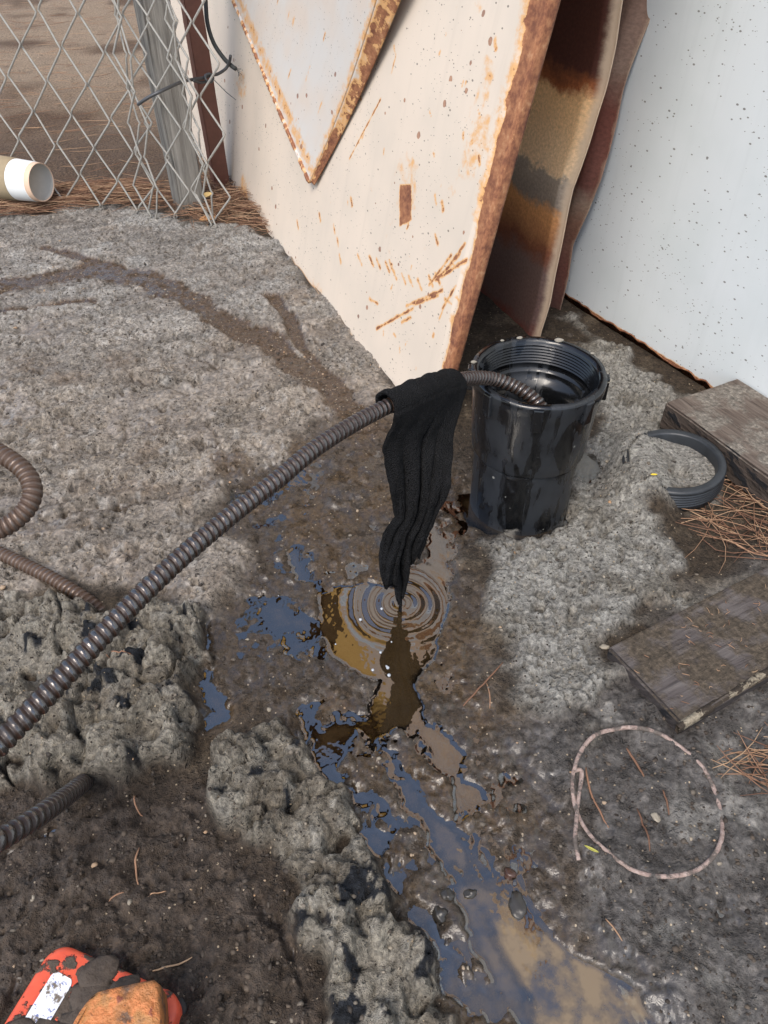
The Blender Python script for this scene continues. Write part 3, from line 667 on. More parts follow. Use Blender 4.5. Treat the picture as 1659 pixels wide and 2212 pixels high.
# ================================================================== DRAIN CABLES
m = M('wound_steel_cable'); P = m.obj(); g = m.attr('crest'); n = m.noise(P, 55, 4, .6); nf = m.noise(P, 400, 3, .6)
wear = m.rng(m.ma('ADD', g, m.ma('MULTIPLY', m.ma('SUBTRACT', n, .5), .8)), .66, 1.0)
c = m.mix(n, (.010, .006, .004), (.050, .022, .012)); c = m.mix(m.ma('MULTIPLY', wear, .75), c, (.20, .195, .19))
mudc = m.rng(m.ma('SUBTRACT', m.noise(P, 22, 4, .6), m.ma('MULTIPLY', g, .22)), .46, .56); c = m.mix(m.ma('MULTIPLY', mudc, .35), c, (.040, .026, .017)); wear = m.ma('MULTIPLY', wear, m.ma('SUBTRACT', 1.0, m.ma('MULTIPLY', mudc, .4)))
m.bsdf(c, m.rng(wear, 0, 1, .45, .20), m.rng(wear, 0, 1, .10, .9), m.bump(nf, .0008, .35), .6); CABLE = m.m
m = M('muddy_steel_cable'); P = m.obj(); g = m.attr('crest'); n = m.noise(P, 60, 4, .6); nf = m.noise(P, 350, 3, .6)
wear = m.rng(m.ma('ADD', g, m.ma('MULTIPLY', m.ma('SUBTRACT', n, .5), .9)), .75, 1.1)
c = m.mix(n, (.040, .022, .014), (.115, .066, .040)); c = m.mix(m.ma('MULTIPLY', wear, .6), c, (.20, .17, .15))
m.bsdf(c, m.rng(wear, 0, 1, .66, .38), m.rng(wear, 0, 1, .05, .7), m.bump(nf, .001, .45), .5); CABLE2 = m.m
def coil(name, pts, mat, R=.0069, pitch=.0056, rw=.0031, per=11, k=18, rscale=None):
    q = spline(pts, 400); L = np.linalg.norm(np.diff(q, axis=0), axis=1).sum(); n = int(L/pitch*per); q = spline(q, n)
    T, N, B = frames(q); ph = np.arange(k)*2*math.pi/k; s = np.linspace(0, L, n)
    u = ((s[:, None]/pitch + ph[None]/(2*math.pi)) % 1)-.5
    dx = np.abs(u)*pitch; r = np.where(dx < rw*.86, R-rw+np.sqrt(np.clip(rw*rw-dx*dx, 0, None)), R-rw*.50)
    r = np.maximum(r, R-rw*.50); crest = np.clip((r-(R-rw*.50))/(rw*.50), 0, 1)
    if rscale is not None: r = r*np.interp(np.linspace(0, 1, n), np.linspace(0, 1, len(rscale)), rscale)[:, None]
    V = (q[:, None]+(N[:, None]*np.cos(ph)[None, :, None]+B[:, None]*np.sin(ph)[None, :, None])*r[..., None]).reshape(-1, 3)
    return mk(name, V, grid_faces(n, k, True), mat, attrs={'crest': crest.ravel()})
main = [(.176, .655, .060), (.174, .655, .110), Pd(1186, 918, .802), Pd(1166, 876, .794), Pd(1135, 848, .792), Pd(1096, 828, .790), Pd(1050, 817, .778), Pd(985, 822, .735), Pd(905, 848, .668), Pd(800, 896, .625), Pd(690, 962, .580), Pd(600, 1035, .548),
        Pd(500, 1112, .520), Pd(400, 1196, .493), Pd(300, 1290, .468), Pd(200, 1394, .446), Pd(100, 1502, .428), Pd(0, 1605, .412), Pd(-150, 1750, .39), Pd(-420, 1950, .37), Pd(-800, 2100, .36)]
MAINQ = spline(np.array(main), 900)
o = coil('drain_cable', MAINQ, CABLE, rscale=[1.1, 1.1, 1.1, 1.05, 1, 1, 1, 1, 1, 1, 1, 1])
tag(o, 'long steel coil drain cable arching into the black pipe', 'cable', 'steel drain cables')
o = coil('drain_cable', [Pd(-420, 900, .56), Pd(-200, 925, .54), Pd(-60, 955, .53), Pd(10, 985, .52), Pd(58, 1025, .515), Pd(70, 1070, .51), Pd(40, 1118, .505), Pd(-30, 1155, .50), Pd(-200, 1205, .49), Pd(-420, 1270, .48)], CABLE2, R=.0066, pitch=.0040, rw=.0021, k=14)
tag(o, 'smooth rusty bend of drain cable at the left edge above the ground', 'cable', 'steel drain cables')
def gp(u, v, dz): q = G(u, v, .012); return (q[0], q[1], hz(q[0], q[1])*0+dz)
o = coil('drain_cable', [gp(-260, 1120, .03), gp(-100, 1165, .022), gp(0, 1203, .019), gp(60, 1230, .018), gp(120, 1258, .016), gp(180, 1288, .009), gp(235, 1312, -.008)], CABLE2, R=.0076, pitch=.0056, rw=.0031)
tag(o, 'straight muddy drain cable sinking into the grey crust', 'cable', 'steel drain cables')
o = coil('drain_cable', [Pd(-300, 1930, .47), Pd(-120, 1870, .49), Pd(-30, 1830, .50), Pd(30, 1796, .52), Pd(90, 1758, .55), Pd(140, 1722, .595), Pd(175, 1695, .64), Pd(205, 1670, .69)], CABLE, R=.0080, pitch=.0074, rw=.0040)
tag(o, 'thick dark brown drain cable coming out of the mud above the orange pedal', 'cable', 'steel drain cables')

# ================================================================== BLACK RAG
m = M('wet_black_cloth'); P = m.obj(); n = m.noise(P, 900, 2, .7); n2 = m.noise(P, 70, 4, .6)
c = m.mix(n2, (.008, .008, .0085), (.026, .026, .027)); c = m.mix(m.rng(n, .60, .75, 0, .4), c, (.055, .055, .055))
wv = m.voro(P, 700); m.bsdf(c, .95, normal=m.bump(m.ma('ADD', m.ma('ADD', n, wv), m.ma('MULTIPLY', n2, .8)), .0030, 1.0), spec=.10); RAG = m.m
us = (MAINQ-C0)@RT/((MAINQ-C0)@FW)*FOC+829.5
iL = np.argmin(abs(us-834)); iR = np.argmin(abs(us-984)); ns, nt = 96, 210
axis = spline(MAINQ[min(iL, iR):max(iL, iR)+1], ns)
if axis[0][0] > axis[-1][0]: axis = axis[::-1]
# silhouette of the hanging cloth: left and right edges by height above the drip (z in metres)
zl = np.array([.000, .012, .030, .055, .075, .092, .110, .150, .190, .235, .270]); y_r = .547
def xat(u, v): d = ray(u, v); t = y_r/d[1]; return t*d[0], CAM_H+t*d[2]
Ls = [xat(*q) for q in [(858, 1272), (846, 1240), (832, 1200), (824, 1165), (828, 1128), (852, 1090), (848, 1050), (838, 990), (828, 930), (820, 880), (816, 850)]]
Rs = [xat(*q) for q in [(870, 1272), (882, 1240), (898, 1200), (915, 1150), (935, 1100), (958, 1050), (978, 990), (988, 930), (989, 880), (986, 850), (984, 800)]]
Lz = np.array(sorted([(b_, a_) for a_, b_ in Ls])); Rz = np.array(sorted([(b_, a_) for a_, b_ in Rs]))
zbot = min(Lz[0, 0], Rz[0, 0])+.002
sI = np.linspace(0, 1, ns); rows = []
Rw = .0112
tg = np.gradient(axis, axis=0); nh = np.stack([tg[:, 1], -tg[:, 0], np.zeros(ns)], 1); nh /= np.linalg.norm(nh, axis=1)[:, None]; nh *= np.where(nh[:, 1:2] > 0, -1, 1)
ez = np.array([0, 0, 1.])
for j in range(nt):
    t = j/(nt-1)
    if t < .12:      # short back flap
        w = t/.12; rows.append(axis-nh*(Rw+.004*np.sin(sI*17+2)*(1-w))[:, None]-ez*(.016*(1-w))); continue
    if t < .26:      # over the cable
        th = (t-.12)/.14*math.pi; fold = 1.04+.10*np.sin(sI*math.pi*7+.8)+.05*np.sin(sI*math.pi*15)
        rows.append(axis-nh*Rw*math.cos(th)+ez*(Rw*math.sin(th)*fold)[:, None]); continue
    w = (t-.26)/.74   # hanging front
    bs = axis+nh*Rw; ztop = axis[:, 2]
    hemz = zbot+.010*np.abs(sI-.40)*2+.060*sst(.60, 1, sI)+.014*np.sin(sI*23)*sst(.5, .9, w)
    hemz = np.where(sI < .25, zbot+.040*(1-sI/.25), hemz)
    zz = ztop+(hemz-ztop)*w
    xl = np.interp(zz, Lz[:, 0], Lz[:, 1]); xr = np.interp(zz, Rz[:, 0], Rz[:, 1])
    fan = xl+(xr-xl)*sI; k_ = sst(0, .22, w); x_ = bs[:, 0]*(1-k_)+fan*k_
    ph_ = 2.6*w
    amp = (.0008+.0068*sst(.0, .40, w)+.003*sst(.6, 1, w))
    fld = 1.0*fbm(sI*.9+.06*np.sin(ph_), np.full(ns, w*.30), .14, 4, 3)
    for c0_, wd_, a0_, dr_, on_ in ((.20, .035, 1.0, .05, .15), (.53, .030, 2.2, -.03, .0), (.37, .022, .7, .04, .35), (.76, .030, 1.1, -.07, .05), (.90, .02, .6, -.02, .3)):
        fld = fld-a0_*sst(on_, on_+.15, w)*np.exp(-((sI-c0_-dr_*np.sin(w*4))/wd_)**2)
    prof = 1-(2*sI-1)**2*.9
    yy_ = bs[:, 1]+(y_r-Rw-bs[:, 1])*sst(.0, .38, w)-amp*fld-.009*prof*sst(0, .3, w)-.003
    kn = np.exp(-((zz-.068)/.019)**2-((sI-.22)/.24)**2); yy_ = yy_-.026*kn+.008*kn*fbm(sI, zz*6, .11, 3, 21)*2; x_ = x_-.006*kn
    dent = np.exp(-((zz-.050)/.010)**2-((sI-.30)/.06)**2); yy_ = yy_+.016*dent
    rows.append(np.stack([x_, yy_, zz], 1))
V = np.concatenate(rows); V = V+.0014*np.stack([fbm(V[:, 0], V[:, 2], .012, 2, 5), fbm(V[:, 0], V[:, 2], .012, 2, 6), np.zeros(len(V))], 1)
o = mk('rag', V, grid_faces(nt, ns), RAG); sm = o.modifiers.new('t', 'SOLIDIFY'); sm.thickness = .0030; sm.offset = 0
tag(o, 'soaked black cloth rag hung over the drain cable and dripping', 'rag')

# ================================================================== THREADED PLUG, BOARDS, CORD LOOP
pr = [(.0495, .000), (.0500, .0255), (.0512, .0275), (.0590, .0275), (.0602, .0260)]; z = .0245
for i in range(6): pr += [(.0608, z), (.0608, z-.0016), (.0590, z-.0022), (.0590, z-.0032)]; z -= .0038
pr += [(.0590, -.004), (.0495, -.004), (.0495, 0)]
v, f = lathe(pr, 96); pt = math.radians(-3)
PLUGM = simple('dusty_black_plastic', (.022, .025, .029), .42, 0, 90, .6, .0006, .5)
o = mk('threaded_plug', v, f, PLUGM); o.location = (CAP_C[0], CAP_C[1], .010); o.rotation_euler = (math.radians(2), math.radians(-5), 0)
tag(o, 'black threaded pipe plug lying in the mud and filled with it', 'pipe plug')
def wood(name, c1, c2, dirt, dirt_amt, rough=.85):
    m = M(name); U = m.uv(); s = m.mapv(U, (14, 160, 1)); n = m.noise(s, 1, 5, .62, .4); d = m.noise(U, 22, 5, .6); d2 = m.noise(U, 170, 5, .7)
    c = m.ramp(n, [(.28, tuple(x*.45 for x in c1)), (.42, c1), (.58, c2), (.75, tuple(x*1.35 for x in c2))]); dm = m.rng(d, .62-dirt_amt*.5, .70-dirt_amt*.35)
    c = m.mix(dm, c, m.ramp(d2, [(.30, tuple(x*.35 for x in dirt)), (.5, dirt), (.70, tuple(min(1, x*2.0) for x in dirt))]))
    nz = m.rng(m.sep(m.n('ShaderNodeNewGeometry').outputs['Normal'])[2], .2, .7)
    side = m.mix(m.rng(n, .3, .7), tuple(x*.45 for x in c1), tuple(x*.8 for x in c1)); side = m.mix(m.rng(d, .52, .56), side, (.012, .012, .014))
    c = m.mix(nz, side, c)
    h = m.ma('ADD', m.ma('MULTIPLY', n, .7), m.ma('MULTIPLY', m.ma('MULTIPLY', d2, dm), .8))
    m.bsdf(c, rough, normal=m.bump(h, .0045, .9), spec=.3); return m.m
def board(corner_px, far_px, other_px, zt, th, L, W, mat, name, label, sinkz=0., seed=1):
    c_ = G(*corner_px, zt); ex = G(*far_px, zt)-c_; ex /= np.linalg.norm(ex); ey = G(*other_px, zt)-c_; ey = ey-ex*(ey@ex)
    w = np.linalg.norm(ey); ey /= w
    if np.cross(ex, ey)[2] < 0:
        c_ = c_+ey*w; ey = -ey
    c0 = c_-np.array([0, 0, th]); v, f, uv = plank_mesh(c0, ex, ey, th, L, w if W is None else W, seed)
    o = mk(name, v, f, mat, smooth=False, uv=uv); tag(o, label, 'board', 'wooden boards on the ground'); return o
WOOD1 = wood('weathered_board', (.095, .072, .058), (.14, .112, .092), (.175, .155, .13), .36)
WOOD2 = wood('muddy_board', (.075, .063, .060), (.11, .096, .09), (.072, .056, .040), .46)
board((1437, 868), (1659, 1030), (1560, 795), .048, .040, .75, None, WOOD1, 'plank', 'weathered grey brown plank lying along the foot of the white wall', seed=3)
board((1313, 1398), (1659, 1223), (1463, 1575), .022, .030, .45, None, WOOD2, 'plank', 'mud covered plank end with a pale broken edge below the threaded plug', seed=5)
m = M('pale_split_wood'); P = m.obj(); n = m.noise(P, 45, 5, .7); n2 = m.noise(P, 260, 4, .7); c = m.ramp(n2, [(.3, (.16, .13, .09)), (.6, (.36, .31, .23))]); c = m.mix(m.rng(m.ma('ADD', n, m.ma('MULTIPLY', m.ma('SUBTRACT', n2, .5), .3)), .46, .52), c, (.055, .043, .033)); m.bsdf(c, .9, normal=m.bump(m.ma('ADD', n, n2), .004, .9), spec=.2); SPL = m.m
# pale splintered edge strip belongs to the muddy plank
pl = bpy.data.objects['plank.001']
a_ = G(1463, 1577, .022); b_ = G(1659, 1455, .022); dirv = (b_-a_)/np.linalg.norm(b_-a_)
n = 160; tt = np.linspace(.003, .42, n); q = a_[None]+tt[:, None]*dirv; out = np.array([dirv[1], -dirv[0], 0])
prof = [(-.0050, .0004), (-.0002, .0005), (.0004, -.001), (.0005, -.005), (.0005, -.009), (-.003, -.009)]
V = np.stack([q+out*(px_*(1+.25*fbm(tt, tt*0+i*.003, .012, 3, 4)))[:, None]+np.array([0, 0, 1])*(pz_*(1+.3*fbm(tt, tt*0+i, .03, 3, 9)))[:, None] for i, (px_, pz_) in enumerate(prof)], 1).reshape(-1, 3)
mk('split_edge', V, grid_faces(n, len(prof), True), SPL, pl)

m = M('muddy_pink_cord'); P = m.obj(); n = m.noise(P, 60, 4, .65); n2 = m.noise(P, 260, 4, .65)
c = m.ramp(n2, [(.3, (.20, .14, .12)), (.5, (.33, .245, .21)), (.7, (.44, .35, .31))]); mud = m.rng(m.ma('ADD', n, m.ma('MULTIPLY', m.ma('SUBTRACT', n2, .5), .5)), .48, .60, 0, .9)
c = m.mix(mud, c, m.mix(n2, (.05, .042, .036), (.12, .105, .09))); m.bsdf(c, .8, normal=m.bump(m.ma('ADD', n2, mud), .0012, .6), spec=.3); CORD = m.m
CHIPS = None
th = np.linspace(math.radians(160), math.radians(160-362), 150); rx, ry = .0605, .0655
lp = []
for i, t_ in enumerate(th):
    x_ = RING_C[0]+rx*math.cos(t_); y_ = RING_C[1]+ry*math.sin(t_); k_ = i/149
    sink = -.0012-.0024*np.exp(-((k_-.33)/.07)**2)-.0030*np.exp(-((k_-.47)/.05)**2)-.0016*np.exp(-((k_-.75)/.03)**2)+.006*(1-k_)**8
    lp.append((x_, y_, max(hz(x_, y_), 0)+.0022+sink))
for (u, v_) in [(1252, 1680), (1246, 1730), (1240, 1790), (1238, 1830), (1246, 1870)]:
    q = G(u, v_); lp.append((q[0], q[1], hz(q[0], q[1])+.0026))
lp = np.array(lp); kk = np.ones(9)/9; zz_ = np.concatenate([np.full(4, lp[0, 2]), lp[:, 2], np.full(4, lp[-1, 2])]); lp[:, 2] = np.maximum(np.convolve(zz_, kk, 'valid'), lp[:, 2]-.0030)
lp = spline(lp, 240); v, f = tube(lp, .0018+.0004*fbm(np.arange(240)*.01, np.zeros(240), .12, 3, 4), 9)
o = mk('cord_loop', v, f, CORD); tag(o, 'pinkish brown cord loop pressed into the mud by the plank end', 'cord')

# ================================================================== FENCE, POSTS AND TIE WIRE
WIREM = simple('galvanised_wire', (.38, .365, .33), .5, .35, 200, .35, .0006)
F0 = np.array(G(-40, 424)); F1 = np.array(G(402, 482)); F1[2] = 0; FE = (F1-F0)/np.linalg.norm(F1-F0); FN = np.array([FE[1], -FE[0], 0])
froot = empty('chain_link_fence', F1); tag(froot, 'galvanised chain link fence with its cut end gathered round the post', 'fence')
hw, hh = .044, .057
def zig(off, zlo, zhi, ph, hw_, lean=0., fwd=0., jig=0., seed=0):
    pts = []; n = int((zhi-zlo)/hh); r_ = random.Random(seed)
    for i in range(n+1):
        z_ = zlo+i*hh; side = (i+ph) % 2; s_ = off+side*hw_+lean*z_+r_.uniform(-jig, jig)
        d_ = .0022*(1 if side else -1)+fwd+r_.uniform(-jig, jig)*.6
        for dz, ds in ((-.006, -.0035), (.0, .0), (.006, -.0035)):
            pts.append(F1+FE*(s_+(ds if side else -ds))+FN*d_+np.array([0, 0, z_+dz]))
    return np.array(pts)
nw = 19
for i in range(nw):
    off = -.72+i*hw; zlo = .015+(0 if True else 0)
    lean = .15 if off < -.1 else .05
    p_ = zig(off, zlo+.006*((i*7) % 3)/3, .95, i % 2, hw, lean, .006+(.012 if off > -.06 else 0), .0022, i)
    v, f = tube(p_, .0020, 6); part('wire', v, f, WIREM, froot)
for i, (off, fw, ln, w_) in enumerate([(-.075, .020, .03, .026), (-.085, .030, .05, .030), (-.055, .034, .02, .024), (.052, .030, -.03, .026), (.066, .022, -.05, .022), (.078, .034, -.08, .02)]):
    p_ = zig(off, .02, .95, i % 2, w_, ln, fw, .006, 50+i); v, f = tube(p_, .0020, 6); part('wire', v, f, WIREM, froot)
m = M('grey_weathered_post'); P = m.obj(); n = m.noise(m.mapv(P, (120, 120, 5)), 1, 5, .65, .3); n2 = m.noise(P, 40, 3)
c = m.ramp(n, [(.3, (.085, .075, .064)), (.5, (.21, .20, .18)), (.7, (.33, .315, .285))]); c = m.mix(m.rng(m.sep(P)[2], .0, .05, .8, 0), c, (.03, .024, .02))
m.bsdf(c, .88, normal=m.bump(n, .004, .9), spec=.25); POST = m.m
def post(c, side, h, rot, lean, mat, name, label, cat, bev=.003, seg=40):
    bm = bmesh.new(); bmesh.ops.create_cube(bm, size=1)
    for v in bm.verts: v.co = (v.co.x*side[0], v.co.y*side[1], (v.co.z+.5)*h)
    bmesh.ops.bevel(bm, geom=[e for e in bm.edges if abs(e.verts[0].co.z-e.verts[1].co.z) > h*.5], offset=bev, segments=2, affect='EDGES')
    for i in range(1, seg): bmesh.ops.bisect_plane(bm, geom=bm.verts[:]+bm.edges[:]+bm.faces[:], plane_co=(0, 0, h*i/seg), plane_no=(0, 0, 1))
    V = np.array([v.co[:] for v in bm.verts]); bm.verts.index_update(); F = [tuple(v.index for v in q.verts) for q in bm.faces]; bm.free()
    ca, sa = math.cos(rot), math.sin(rot); wv = .0015*fbm(V[:, 2], V[:, 0]*2, .12, 2, 3)
    X_ = V[:, 0]*ca-V[:, 1]*sa+lean[0]*V[:, 2]+wv; Y_ = V[:, 0]*sa+V[:, 1]*ca+lean[1]*V[:, 2]
    o = mk(name, np.stack([X_, Y_, V[:, 2]-.02], 1), F, mat, smooth=False); o.location = c; tag(o, label, cat); return o
q = G(410, 470); post((q[0], q[1]+.012, 0), (.052, .052), 1.25, math.radians(32), (-.012, 0), POST, 'fence_post', 'grey weathered wooden fence post wrapped by the chain link', 'post')
BROWN = simple('red_brown_painted_steel', (.135, .052, .034), .55, 0, 70, .35, .0008)
q = G(480, 420); q2 = Pd(413, 0, 1.45); lx = (q2[0]-q[0])/q2[2]; ly = (q2[1]-q[1])/q2[2]
post((q[0], q[1], 0), (.034, .030), 1.25, math.radians(28), (lx, ly), BROWN, 'steel_post', 'red brown painted steel post standing behind the wooden post', 'post', .002)
TIE = simple('dark_grey_wire', (.085, .088, .092), .5, .5, 150, .3, .0005)
def wire_thing(name, pts, r, mat, label, cat, extra=()):
    q = spline(np.array(pts), 120); parts_ = [tube(q, r, 7)]
    for e_ in extra: parts_.append(tube(spline(np.array(e_[0]), 50), e_[1], 6))
    v, f = merge(parts_); o = mk(name, v, f, mat); tag(o, label, cat); return o
tw = [Pd(298, 226, 1.37), Pd(318, 212, 1.355), Pd(350, 196, 1.352), Pd(390, 178, 1.39), Pd(415, 172, 1.45), Pd(440, 168, 1.478), Pd(452, 163, 1.485), Pd(470, 160, 1.50), Pd(488, 148, 1.51), Pd(496, 132, 1.50), Pd(498, 120, 1.49)]
tw2 = [Pd(418, 174, 1.445), Pd(432, 178, 1.473), Pd(448, 176, 1.485), Pd(458, 172, 1.487), Pd(455, 160, 1.480), Pd(444, 163, 1.475), Pd(446, 174, 1.475), Pd(456, 177, 1.485), Pd(461, 168, 1.490)]
tw3 = [Pd(460, 170, 1.485), Pd(475, 185, 1.485), Pd(490, 200, 1.490), Pd(510, 216, 1.495)]
wire_thing('tie_wire', tw, .0030, TIE, 'dark grey wire tied from the fence to the brown steel post', 'wire', [(tw2, .0026), (tw3, .0008)])
BCAB = simple('black_rubber', (.035, .038, .036), .6, 0, 90, .35, .0006)
bc = [Pd(446, -260, 1.445), Pd(441, -60, 1.475), Pd(444, 0, 1.485), Pd(448, 50, 1.495), Pd(461, 92, 1.505), Pd(482, 124, 1.510), Pd(500, 142, 1.510), Pd(510, 149, 1.510)]
fr2 = [([Pd(508, 147, 1.510), Pd(515, 152+dv, 1.510), Pd(519+du, 155+dv*2, 1.510)], .0006) for du, dv in ((0, 0), (2, -3), (-2, 4), (3, 3), (-4, 5))]
wire_thing('black_cable', bc, .0042, BCAB, 'black cable end hanging in front of the cream sheet', 'cable', fr2)

# ================================================================== PAPER CUP
cb = Pd(90, 394, 1.555); ax_ = Pd(-60, 376, 1.60)-cb; ax_ /= np.linalg.norm(ax_)
croot = empty('paper_cup', (cb[0], cb[1], 0)); tag(croot, 'white paper cup with a tan sleeve lying on its side by the fence', 'cup')
def axlathe(prof, k=48):
    n1_ = np.cross(ax_, [0, 0, 1]); n1_ /= np.linalg.norm(n1_); n2_ = np.cross(ax_, n1_); ph = np.arange(k)*2*math.pi/k
    V = np.array([[cb+ax_*h_+(n1_*math.cos(a__)+n2_*math.sin(a__))*r_ for a__ in ph] for r_, h_ in prof]).reshape(-1, 3)
    return V, [tuple(x) for x in grid_faces(len(prof), k, True)]
CUPW = simple('cup_white', (.78, .80, .79), .55, 0, 40, .06, .0003); CUPP = simple('cup_peach', (.70, .50, .36), .6, 0, 60, .12, .0004); CUPT = simple('cup_tan', (.34, .27, .17), .75, 0, 60, .2, .0006); CUPG = simple('cup_base_grey', (.42, .40, .36), .7, 0, 50, .15, .0004)
v, f = axlathe([(.0001, .010), (.0345, .010), (.0352, .000)]); part('cup_base', v, f, CUPG, croot)
v, f = axlathe([(.0345, .001), (.0360, -.0008), (.0366, .0), (.0372, .012), (.0366, .0125)]); part('base_rim', v, f, CUPP, croot)
v, f = axlathe([(.0370, .0115), (.0376, .013), (.0398, .062), (.0412, .10), (.0440, .14), (.0448, .141), (.0435, .14)]); part('cup_wall', v, f, CUPW, croot)
v, f = axlathe([(.0396, .056), (.0404, .0565), (.0420, .096), (.0432, .125), (.0424, .1255)]); part('sleeve', v, f, CUPT, croot)

# ================================================================== ORANGE FOOT PEDAL
zt = .026; pa = G(118, 2028, zt); pb = G(402, 2152, zt); pex = (pb-pa); PW = np.linalg.norm(pex); pex /= PW; pey = np.array([pex[1], -pex[0], 0]); PL = .135
proot = empty('foot_pedal', (*((pa+pb)/2+pey*PL/2)[:2], 0)); tag(proot, 'bright orange muddy foot pedal with a white sticker', 'pedal')
def rrect(w, l, r, k=7):
    pts = []
    for cx_, cy_, a0 in ((w-r, l-r, 0), (r, l-r, 90), (r, r, 180), (w-r, r, 270)):
        for i in range(k+1): a__ = math.radians(a0+90*i/k); pts.append((cx_+r*math.cos(a__), cy_+r*math.sin(a__)))
    return np.array(pts)
def slab(w, l, r, z0, z1, bev, o0=(0, 0)):
    R_ = rrect(w, l, r); cen = np.array([w/2, l/2]); ring = []
    for inset, z_ in ((0, z0), (0, z1-bev), (bev*.3, z1-bev*.3), (bev, z1)):
        q_ = cen+(R_-cen)*(1-2*inset/np.array([w, l])); ring.append(np.concatenate([q_+np.array(o0), np.full((len(q_), 1), z_)], 1))
    k = len(R_); V = np.concatenate(ring); F = [tuple(x) for x in grid_faces(4, k, True)]+[tuple(range(3*k, 4*k))]
    O_ = np.array([pa[0], pa[1], 0]); return O_+V[:, :1]*pex+V[:, 1:2]*pey+V[:, 2:3]*np.array([0, 0, 1.]), F
m = M('orange_pedal_paint'); P = m.obj(); n = m.noise(P, 42, 5, .6); n2 = m.noise(P, 300, 4, .65); n3 = m.noise(P, 110, 4, .6)
mud = m.rng(m.ma('ADD', n, m.ma('MULTIPLY', m.ma('SUBTRACT', n3, .5), .25)), .50, .54)
c = m.mix(m.rng(n3, .3, .75), (.74, .115, .055), (.60, .085, .045)); c = m.mix(m.rng(n3, .66, .7), c, (.10, .05, .035))
c = m.mix(mud, c, m.mix(n2, (.045, .034, .026), (.12, .092, .068)))
m.bsdf(c, m.rng(mud, 0, 1, .38, .85), normal=m.bump(m.ma('ADD', m.ma('MULTIPLY', mud, .8), m.ma('MULTIPLY', m.ma('MULTIPLY', n2, mud), .7)), .0025, .8), spec=.45); ORANGE = m.m
v, f = slab(PW, PL, .014, .000, zt, .004); part('base_plate', v, f, ORANGE, proot)
RUB = simple('dark_rubber', (.03, .027, .025), .7)
v, f = slab(PW+.006, PL+.006, .016, -.004, .010, .002, (-.003, -.003)); part('rubber_foot', v, f, RUB, proot)
STM = M('smudged_sticker'); P = STM.obj(); a1 = STM.noise(P, 330, 2, .5, 1.5); a2 = STM.noise(P, 70, 3)
c = STM.mix(STM.ma('MULTIPLY', STM.rng(a1, .60, .64), STM.rng(a2, .42, .5)), (.72, .74, .78), (.16, .19, .36)); c = STM.mix(STM.rng(STM.noise(P, 120, 4, .65), .52, .60), c, (.15, .12, .09))
STM.bsdf(c, .6, normal=STM.bump(a1, .0006, .4)); STM = STM.m
sk = rrect(.018, .074, .004); sk = sk+np.array([.012, .017])+np.stack([.0012*fbm(sk[:, 0], sk[:, 1], .01, 2, 3), .0012*fbm(sk[:, 0], sk[:, 1], .01, 2, 4)], 1)
V = np.array([pa[0], pa[1], zt+.0006])+sk[:, :1]*pex+sk[:, 1:2]*pey; part('sticker', np.concatenate([V, V-np.array([0, 0, .0004])]), [tuple(range(len(sk)))]+[(i, (i+1) % len(sk), len(sk)+(i+1) % len(sk), len(sk)+i) for i in range(len(sk))], STM, proot, smooth=False)
for i in range(3):
    R_ = [(.066+.0065*i, .018), (.0685+.0065*i, .018), (.0675+.0065*i, .032), (.065+.0065*i, .032)]
    V = [np.array([pa[0], pa[1], 0])+a__*pex+b__*pey+np.array([0, 0, z_]) for z_ in (zt-.001, zt+.0022) for a__, b__ in R_]
    part('grip_rib', V, [(0, 1, 2, 3), (7, 6, 5, 4), (0, 4, 5, 1), (1, 5, 6, 2), (2, 6, 7, 3), (3, 7, 4, 0)], simple('rib_orange', (.66, .12, .06), .5), proot, smooth=False)
# raised, worn treadle
m = M('worn_treadle'); P = m.obj(); n = m.noise(P, 34, 4, .6); n2 = m.noise(P, 120, 4, .6)
c = m.ramp(n, [(.30, (.17, .085, .045)), (.42, (.40, .16, .05)), (.52, (.58, .20, .065)), (.60, (.42, .19, .06)), (.72, (.20, .11, .06))]); c = m.mix(m.rng(n2, .62, .70, 0, .8), c, (.16, .035, .025))
c = m.mix(m.rng(m.noise(P, 48, 4, .65), .52, .60, 0, .8), c, (.075, .055, .04)); m.bsdf(c, .6, normal=m.bump(m.ma('ADD', n2, n), .005, .8)); TREAD = m.m
tl = [Pd(195, 2148, .500), Pd(210, 2138, .500), Pd(270, 2124, .500), Pd(330, 2112, .498), Pd(342, 2118, .496), Pd(346, 2170, .485), Pd(350, 2260, .47), Pd(345, 2420, .45), Pd(100, 2420, .45), Pd(120, 2300, .47), Pd(155, 2205, .485)]
tl = np.array(tl); n_ = len(tl); top = np.array([0, 0, .004]); ctr = tl.mean(0)
tl = spline(tl, 48, closed=True); tl[:, :] = tl; V = np.concatenate([tl+np.array([0, 0, -.028]), tl+np.array([0, 0, -.008]), ctr+(tl-ctr)*.985+np.array([0, 0, -.003]), ctr+(tl-ctr)*.94+np.array([0, 0, -.0008]), ctr+(tl-ctr)*.86])
F = [tuple(x) for x in grid_faces(5, 48, True)]+[tuple(range(192, 240)), tuple(range(47, -1, -1))]
part('treadle', V, F, TREAD, proot)
v, f = tube([np.array([ctr[0]+.01, ctr[1]+.015, zt-.002]), np.array([ctr[0]+.01, ctr[1]+.015, ctr[2]-.02])], .009, 12); part('treadle_stem', v, f, RUB, proot)
RODM = simple('dull_steel', (.38, .40, .42), .35, .8, 60, .3, .0004)
v, f = tube([Pd(40, 2195, .57), Pd(-20, 2162, .575), Pd(-160, 2090, .58)], .0055, 12); part('steel_rod', v, f, RODM, proot)
MUDM = simple('wet_mud', (.062, .046, .034), .75, 0, 160, .5, .003)
